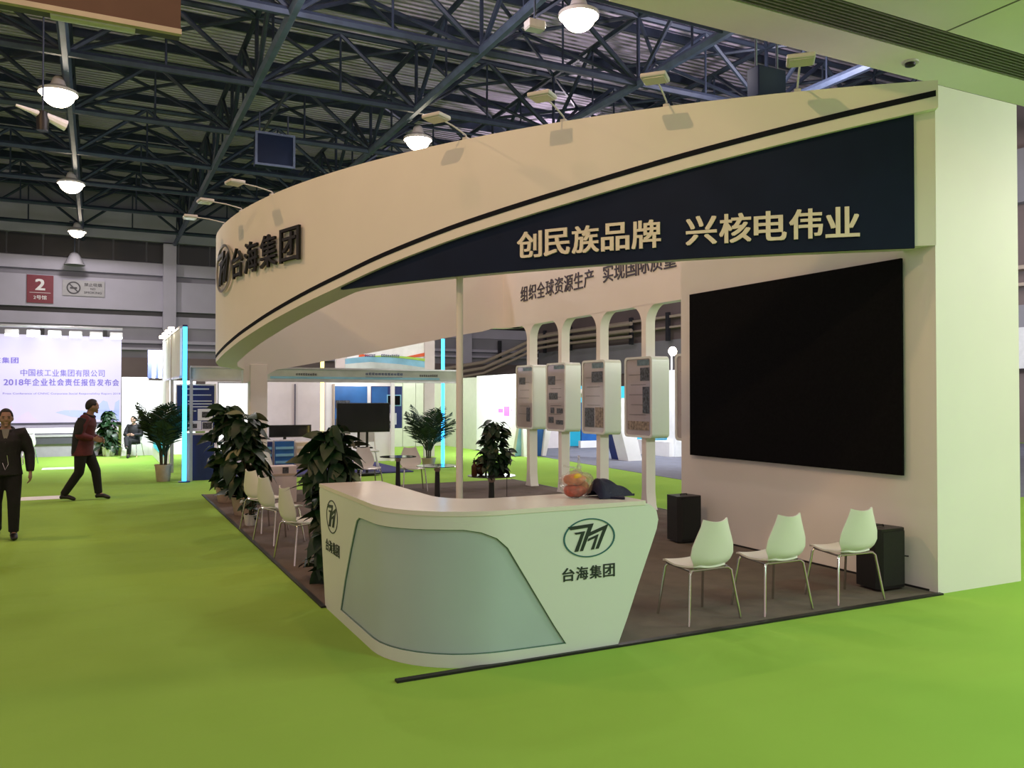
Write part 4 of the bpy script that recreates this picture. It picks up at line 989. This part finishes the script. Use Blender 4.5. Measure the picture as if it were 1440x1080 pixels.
# printed landscape on the backdrop: far hills, towers and wind turbines, flat print
def flat(pts, m, nm='print_shape'):
    P = [onU(x, y, U) for x, y in pts]; part(nm, MB().prism(P, f, .002, .006), m, bd)
flat([(78, 580), (90, 577), (110, 577), (130, 578), (150, 576), (168, 578), (168, 592), (140, 590), (100, 586)], 'lilac_soft')
flat([(138, 578), (140, 568), (145, 563), (151, 565), (154, 575), (156, 580)], 'lilac_soft'); flat([(160, 580), (162, 566), (168, 562), (168, 580)], 'lilac_soft')
flat([(20, 595), (28, 585), (40, 578), (48, 588), (56, 592), (50, 596)], 'lilac_grey')
flat([(4, 578), (7, 570), (10, 578)], 'lilac_grey'); flat([(12, 578), (16, 569), (19, 578)], 'lilac_grey')
for x, y in ((82, 565), (98, 569), (113, 571)):
    flat([(x-.3, 580), (x-.2, y), (x+.2, y), (x+.3, 580)], 'lilac_grey', 'wind_turbine')
    flat([(x, y), (x-1.8, y-3), (x-1.4, y-3.2)], 'lilac_grey', 'turbine_blade'); flat([(x, y), (x+2.4, y-.6), (x+2.4, y-.2)], 'lilac_grey', 'turbine_blade')
# row of small floodlights above the backdrop
tr = thing('lighting_bar', 'bar of small glaring floodlights above the lilac backdrop', 'lamp')
part('bar', MB().tube([(-16, U-.5, 4.15), (-6.1, U-.5, 4.15)], .05, 8), 'alu', tr)
for i in range(16):
    v = -15.6+i*.62
    h = part('lamp_head', MB().box(v-.2, v+.2, U-.75, U-.5, 3.86, 4.02, .03), 'lamp_grey', tr); part('lens', MB().box(v-.19, v+.19, U-.77, U-.5, 3.80, 3.87), 'flood_lens', h)

# white partition, side stand and hexagon sign
single('partition', MB().box(-6.2, -5.45, 22.85, 22.93, 0, 2.4), 'booth_white', 'glaring white partition behind the seated man', 'partition')
t = thing('side_stand', 'white stand with pale blue overhead board running back from the cyan light bar', 'booth')
part('side_wall', MB().box(-5.34, -5.26, 17.2, 22.85, 0, 2.2), 'booth_white', t); part('overhead_board', MB().box(-5.30, -5.26, 13.9, 18.9, 2.25, 3.28), 'sky_white', t)
part('back_wall', MB().box(-5.45, -4.1, 22.8, 22.9, 0, 2.3), 'booth_white', t); part('cyan_glow_panel', MB().box(-5.37, -5.34, 17.4, 21.8, .3, 1.1), 'cyan_board', t)  # cyan glow low on the side wall put in as an emissive panel
for u in (16.2, 18.9): part('frame_post', MB().box(-5.32, -5.24, u-.04, u+.04, 0, 3.3), 'alu', t)
part('rail', MB().box(-5.31, -5.25, 13.9, 18.9, 3.26, 3.31), 'alu', t); part('rail', MB().box(-5.31, -5.25, 13.9, 22.2, 2.2, 2.25), 'alu', t)
for k in range(4): part('lamp_lens', MB().box(-5.42, -5.30, 15.4+k*1.0, 15.6+k*1.0, 3.33, 3.40, .01), 'bay_lens', t)
t = thing('hexagon_sign', 'blue sign with a white half hexagon above the white partition', 'sign', 0, 0, 0)
(a0, b1), (a1, b0) = onU(208, 492, 22.7), onU(230, 532, 22.7)
part('board', MB().box(a0, a1, 22.7, 22.78, b0, b1), 'poster_blue', t)
f2 = planeU(22.7); q = [(a0+.12, b0), (a0+.12, b0+.62), (a1-.05, b1-.12), (a1-.05, b1-.22), (a0+.22, b0+.58), (a0+.22, b0)]
part('hexagon_line', MB().prism(q, f2, 0, .02), 'glow_white', t); part('inner_bar', MB().prism([(a1-.14, b0), (a1-.14, b0+.5), (a1-.05, b0+.55), (a1-.05, b0)], f2, 0, .02), 'glow_white', t)

# ================================================================== LIGHT BARS
def light_bar(v, u, H, m, label, base=True):
    t = thing('light_bar', label, 'light', v, u, 0, group='tall glowing light bars')
    part('tube', MB().tube([(0, 0, .03), (0, 0, H)], .045, 12), m, t)
    part('end_cap', MB().tube([(0, 0, H), (0, 0, H+.04)], .05, 12), 'poster_blue', t); part('foot', MB().lathe([(.12, 0), (.12, .02), (.05, .03)], 20), 'poster_blue', t)
light_bar(-5.22, 13.70, 3.28, 'cyan_led', 'tall cyan light bar left of the navy poster')
light_bar(1.03, 14.70, 3.28, 'cyan_led', 'tall cyan light bar in the middle of the picture, right of the palm')
light_bar(-2.02, 14.88, 3.28, 'yellow_led', 'tall yellow light bar behind the big leafy plant')

# ================================================================== SECOND STAND BEHIND THE BOOTH
single('stand_floor', MB().box(-4.4, -.1, 13.75, 17.6, .001, .03), 'violet_carpet', 'violet carpet under the blue and white stand', 'carpet')
sd = thing('fair_stand', 'blue and white shell stand with a teal header board and deep blue posters', 'booth')
part('header_board', MB().box(-5.1, 1.02, 13.78, 13.84, 2.17, 2.42), 'header_teal', sd); part('top_rail', MB().box(-5.1, 1.02, 13.76, 13.86, 2.42, 2.46), 'alu', sd); part('bottom_rail', MB().box(-5.1, 1.02, 13.76, 13.86, 2.13, 2.17), 'alu', sd)
f = planeU(13.78)
def mark_row(parent, x0, x1, y0, y1, n, u, m, seed=1):
    """a line of writing too small to read in the photograph: a row of uneven little strokes"""
    rn = random.Random(seed); mb = MB(); (a0, b1), (a1, b0) = onU(x0, y0, u), onU(x1, y1, u); p = (a1-a0)/n
    for k in range(n):
        a = a0+k*p; h = (b1-b0)*rn.uniform(.75, 1)
        mb.box(a+p*.08, a+p*.3, u-.004, u, b0, b0+h); mb.box(a+p*.3, a+p*.85, u-.004, u, b0+h*.75, b0+h); mb.box(a+p*.5, a+p*.7, u-.004, u, b0, b0+h*.7); mb.box(a+p*.3, a+p*.85, u-.004, u, b0, b0+h*.18)
    return part('lettering', mb, m, parent, smooth=0)
mark_row(sd, 514, 567, 524, 528, 12, 13.776, 'poster_blue'); mark_row(sd, 514, 566, 529.6, 530.8, 26, 13.774, 'poster_blue', 2)
mark_row(sd, 416, 446, 524.5, 528, 9, 13.776, 'sign_ink', 3); mark_row(sd, 590, 616, 526.5, 530, 9, 13.776, 'sign_ink', 4)
panelU_ = lambda x0, y0, x1, y1: MB().box(onU(x0, y0, 13.78)[0], onU(x1, y1, 13.78)[0], 13.775, 13.78, onU(x1, y1, 13.78)[1], onU(x0, y0, 13.78)[1])
part('blue_strip', panelU_(380, 529, 618, 534.5), 'sky_board', sd); 
for v in (-5.08, -3.55):
    part('frame_post', MB().box(v-.03, v+.03, 13.78, 13.84, 0, 2.42), 'alu', sd)
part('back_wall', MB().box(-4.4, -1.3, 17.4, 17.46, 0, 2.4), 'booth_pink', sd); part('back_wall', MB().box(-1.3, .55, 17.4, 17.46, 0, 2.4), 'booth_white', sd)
part('wall_edge', MB().box(.50, .60, 17.25, 17.4, 0, 2.3), 'booth_white', sd)
U = 17.38
def panelU(px0, py0, px1, py1, u, th, m, parent, name, **k):
    (a0, b1), (a1, b0) = onU(px0, py0, u), onU(px1, py1, u)
    return part(name, MB().box(a0, a1, u-th, u, b0, b1), m, parent, **k)
panelU(470, 543, 516, 604, U, .03, 'poster_blue_light', sd, 'poster'); panelU(521.5, 543, 565, 602, U, .03, 'poster_blue', sd, 'poster')
panelU(523, 544, 545, 590, U-.03, .005, 'poster_blue_light', sd, 'poster_patch')
for p in ((472, 563, 492, 574), (472, 589, 481, 603)): panelU(*p, U-.03, .01, 'photo_dark', sd, 'picture')
panelU(544, 555, 564, 571, U-.03, .01, 'sky_board', sd, 'picture_frame'); panelU(545.5, 556.5, 562.5, 569.5, U-.04, .01, 'screen', sd, 'picture')
panelU(544.5, 581, 557.5, 597, U-.03, .01, 'poster_ink', sd, 'picture'); panelU(546, 592, 549, 595.5, U-.04, .01, 'photo_dark', sd, 'picture'); panelU(551, 592, 554, 595.5, U-.04, .01, 'photo_dark', sd, 'picture')
panelU(414, 540, 415.2, 598, U, .04, 'print_purple', sd, 'wall_joint'); panelU(468, 540, 470, 640, U, .05, 'tan', sd, 'wall_joint')
part('spot_lens', MB().box(-.55, -.3, 16.9, 17.2, 2.33, 2.38, .01), 'bay_lens', sd)
for k, v in enumerate((-3.4, .0)): part('arm_spot', MB().tube([(v, 13.9, 2.3), (v, 14.2, 2.25)], .05, 8), 'lamp_grey', sd)
# overhead arc sign beyond the stand
t = thing('overhead_sign', 'overhead sign with blue wave, lime arc and orange stripe above the teal header', 'sign')
U = 18.4; f = planeU(U)
def pxpoly(pts, u): return [onU(x, y, u) for x, y in pts]
part('upper_board', MB().prism(pxpoly([(485, 470), (597, 470), (597, 507), (485, 507)], U), f, -.08, -.02), 'sky_white', t)
part('orange_swash', MB().prism(pxpoly([(569, 502), (597, 496), (597, 501), (580, 503)], U), f, -.02, 0), 'orange', t)
part('orange_swash', MB().prism(pxpoly([(505, 497), (520, 500), (505, 502)], U), f, -.02, 0), 'orange', t)
arc = [(485+i*112/14, 505.5-5*math.sin(PI*i/14*.9+.15)) for i in range(15)]
part('wave_board', MB().prism(pxpoly(arc+[(597, 520), (485, 520)], U), f, -.02, .02), 'sky_board', t)
part('lime_arc', MB().prism(pxpoly([(x, y-.4) for x, y in arc[5:]]+[(x, y+1.2+.25*i) for i, (x, y) in reversed(list(enumerate(arc[5:])))], U), f, .02, .03), 'lime', t)
part('wave_lower', MB().prism(pxpoly([(485, 512), (520, 509), (560, 512), (597, 517), (597, 520), (485, 520)], U), f, .02, .03), 'header_teal', t)
mark_row(t, 513, 528, 498, 502, 6, U-.032, 'poster_blue', 5); mark_row(t, 536, 562, 498, 502.5, 9, U-.032, 'poster_blue', 6)
for x in (480, 604):
    v, z = onU(x, 500, U); part('support', MB().box(v-.16, v+.16, U-.02, U+.1, 0 if x > 500 else 2.4, 3.5), 'booth_pink', t)
# television on a stand
t = thing('television', 'large dark television on a black floor stand below the deep blue posters', 'television', -1.42, 13.45, .0)
part('screen_case', MB().box(-.62, .62, -.03, .03, .99, 1.66, .012), 'black_plastic', t); part('screen_glass', MB().box(-.60, .60, -.034, -.030, 1.02, 1.64), 'tv_glass', t)
for s in (-.1, .1): part('stand_pole', MB().box(s-.025, s+.025, .03, .07, .05, 1.3), 'black_plastic', t)
part('bracket', MB().box(-.25, .25, .03, .05, 1.2, 1.4), 'black_plastic', t); part('shelf', MB().box(-.2, .2, -.08, .16, .62, .65), 'black_plastic', t)
part('base', MB().box(-.35, .35, -.2, .25, .03, .06), 'black_plastic', t)
# long dark monitor on the white counter, brochure cabinets
t = thing('monitor', 'wide black monitor standing on the white desk beside the slim grey pole', 'monitor')
panelU(378, 598, 437, 614, 15.6, .05, 'black_plastic', t, 'screen_case'); panelU(380, 599.5, 435, 612.5, 15.55, .006, 'tv_glass', t, 'screen_glass'); panelU(398, 614, 402, 620, 15.6, .05, 'black_plastic', t, 'neck')
panelU(384, 618.5, 412, 619.5, 15.6, .25, 'black_plastic', t, 'foot')
for k, (x0, x1, y0, y1, m, lab) in enumerate(((359, 384, 620, 655, 'poster_blue', 'dark blue-grey brochure cabinet left of the striped one'), (385, 414.5, 619, 657, 'poster_blue_light', 'blue striped brochure cabinet under the wide monitor'), (415, 437, 621, 654, 'tan', 'beige cabinet right of the blue striped one'))):
    t = thing('brochure_cabinet', lab, 'cabinet', group='cabinets on the violet carpet')
    (a0, b1), (a1, b0) = onU(x0, y0, 15.3), onU(x1, y1, 15.3)
    part('body', MB().box(a0, a1, 15.3, 15.75, .03, b1, .01), 'booth_pink', t)
    part('front_panel', MB().box(a0+.02, a1-.02, 15.28, 15.3, .12, b1-.03), m, t)
    for j in range(3): part('shelf_band', MB().box(a0+.04, a1-.04, 15.265, 15.28, .2+j*.17, .26+j*.17), 'sky_board' if k < 2 else 'booth_pink', t)
t = thing('low_cabinet', 'low pinkish cabinet with a small dark square beside the far chairs', 'cabinet', -4.05, 9.35, .012)
part('body', MB().box(-.22, .22, -.15, .15, 0, .62, .01), 'booth_pink', t); part('top_band', MB().box(-.23, .23, -.16, .16, .46, .49), 'tan', t); part('dark_square', MB().box(-.02, .08, -.16, -.15, .50, .60), 'photo_dark', t)
# folding chairs
def folding(v, u, rot, label):
    t = thing('folding_chair', label, 'chair', v, u, .03, rot, group='white folding chairs behind the television')
    part('back_tube', MB().tube([(-.24, .12, 0), (-.22, .0, .55), (-.20, -.03, .90), (-.15, -.04, .95), (.15, -.04, .95), (.20, -.03, .90), (.22, .0, .55), (.24, .12, 0)], .017, 8), 'chair_shell', t)
    part('backrest', MB().box(-.20, .20, -.045, -.02, .68, .92, .008), 'booth_pink', t); part('seat', MB().box(-.20, .20, 0, .40, .46, .49, .01), 'chair_shell', t)
    for s in (-1, 1): part('leg', MB().tube([(s*.2, .0, .50), (s*.22, .40, 0)], .012, 8), 'chair_shell', t)
folding(-2.0, 14.5, PI, 'white folding chair left of the television stand'); folding(-1.05, 14.45, PI, 'white folding chair right of the television stand'); folding(-1.55, 14.9, PI, 'white folding chair directly behind the television stand')
# poster wall and plinth at the left end
t = thing('navy_poster', 'navy blue poster with white lines and device pictures right of the left cyan bar', 'poster', 0, 0, 0)
U = 14.4
panelU(247, 540, 303, 606, U, .06, 'booth_white', t, 'frame'); panelU(249, 542, 301, 604, U-.06, .01, 'poster_blue', t, 'sheet')
for x0, x1, y, m in ((256, 294, 547, 2.2), (262, 297, 555.5, 1.4), (264, 298, 564, 1.4), (264, 298, 568, 1.2), (264, 298, 572, 1.2), (256, 276, 578, 1.2)):
    panelU(x0, y-m/2, x1, y+m/2, U-.07, .004, 'poster_ink', t, 'text_line')
for a, b in (((278, 575, 299, 591), (284, 579, 294, 587)), ((264, 592, 283, 604), (268, 596, 277, 602)), ((284, 593, 299, 604), (285, 594, 298, 603))):
    panelU(*a, U-.07, .006, 'poster_ink', t, 'picture_ground'); panelU(*b, U-.076, .006, 'photo_dark', t, 'picture')
t = thing('navy_plinth', 'navy blue plinth with a pale side below the navy poster', 'plinth')
panelU(268, 612, 301, 676, 14.0, .02, 'poster_blue', t, 'front'); (a0, b1), (a1, b0) = onU(258, 610, 14.0), onU(301, 612, 14.0)
part('body', MB().box(a0, a1, 14.0, 14.35, 0, b1, .005), 'booth_pink', t)
t = thing('lit_panel', 'glowing white panel under wrinkled film left of the booth leg', 'panel')
panelU(306, 537, 350, 640, 14.75, .05, 'alu', t, 'frame'); panelU(308, 539, 347.5, 638, 14.70, .03, 'glow_white', t, 'lit_face')
# pale wall panels beyond the palm, white wall with magenta print, white portal gate and cyan stand
for k in range(9):
    a0 = 1.0+k*.50
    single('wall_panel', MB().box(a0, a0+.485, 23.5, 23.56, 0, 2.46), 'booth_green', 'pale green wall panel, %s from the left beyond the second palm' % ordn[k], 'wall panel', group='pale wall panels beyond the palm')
t = thing('white_stand_wall', 'glaring white stand wall with small magenta print behind the table plant', 'wall')
wv = 4.62
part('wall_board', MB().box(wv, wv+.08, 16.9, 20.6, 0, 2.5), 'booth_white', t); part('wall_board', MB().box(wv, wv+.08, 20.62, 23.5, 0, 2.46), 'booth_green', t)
for u0, u1, z0, z1 in ((17.6, 18.0, 1.28, 1.42), (18.1, 18.5, 1.2, 1.5), (18.55, 18.9, 1.3, 1.42)): part('print_patch', MB().box(wv-.006, wv, u0, u1, z0, z1), 'magenta', t)
t = thing('portal_gate', 'white and blue gate with slanted legs seen below the display cases', 'gate')
def leg(px0, px1, tx0, tx1, yb, yt, u, m, nm, dp=.5):
    P = pxpoly([(px0, yb), (px1, yb), (tx1, yt), (tx0, yt)], u); P = [(a, max(b, .008)) for a, b in P]
    part(nm, MB().prism(P, planeU(u), -dp, 0), m, t)
leg(720, 724, 733, 736, 643, 560, 17.3, 'booth_green', 'trim_edge'); leg(724, 741, 736, 756, 643, 560, 17.3, 'sky_board', 'leg')
leg(751, 763, 756, 772, 642, 560, 17.1, 'poster_blue_light', 'leg'); leg(763, 768, 772, 784, 641, 560, 17.0, 'booth_white', 'leg', .4)
leg(874, 884, 852, 862, 648, 560, 14.6, 'poster_blue', 'leg'); leg(884, 903, 862, 884, 653, 560, 14.2, 'booth_white', 'leg')
(a0, b0), (a1, b1) = onU(756, 562, 17.0), onU(862, 548, 14.4)
part('top_beam', MB().tube([(a0, 17.0, 1.9), (a1, 14.4, 1.9)], .12, 4), 'booth_white', t)
t = thing('cyan_stand', 'cyan and white glowing stand at the right behind the display cases', 'booth')
part('back_wall', MB().box(8.3, 18, 21.0, 21.1, 0, 2.2), 'cyan_board', t)
part('low_wall', MB().box(7.2, 8.1, 20.3, 20.4, 0, 2.0), 'booth_pink', t)
part('screen', MB().box(8.4, 9.3, 20.0, 20.08, .25, 1.6), 'poster_blue_light', t, label='bright blue screen'); part('white_base', MB().box(8.3, 12, 19.9, 20.05, 0, .25), 'booth_white', t)
part('counter', MB().prism([(0, .55), (0, 1.0), (.9, 1.25), (.9, .45)], lambda a, b, d: (8.6+d, 15.9+a, b), 0, 2.2), 'cyan_board', t)
part('white_column', MB().box(8.55, 8.95, 14.9, 15.3, 0, 2.6), 'sky_white', t); part('white_plinth', MB().box(8.4, 11.5, 15.0, 16.6, 0, .45), 'booth_white', t)
v, z = onU(946, 494, 15.5)
h = part('floodlight', MB().ball((v, 15.5, z), .14, .1, .14), 'bay_lens', t); part('floodlight_post', MB().tube([(v, 15.55, z), (v, 15.55, 0)], .03, 8), 'alu', t)
# floor tapes
for (a, b, lab) in ((-8.08, 18.7, 'far white tape strip on the green carpet behind the two men'), (-7.72, 11.9, 'near white tape strip on the green carpet at the walking man')):
    wd, dp = (.72, .6) if b > 15 else (.70, .55)
    single('floor_tape', MB().box(-wd/2+.35*(b > 15), wd/2+.35*(b > 15), -dp/2, dp/2, 0, .004), 'paper_tape', lab, 'tape', a, b, 0, group='white tapes on the carpet')
print('objects', len(bpy.data.objects))
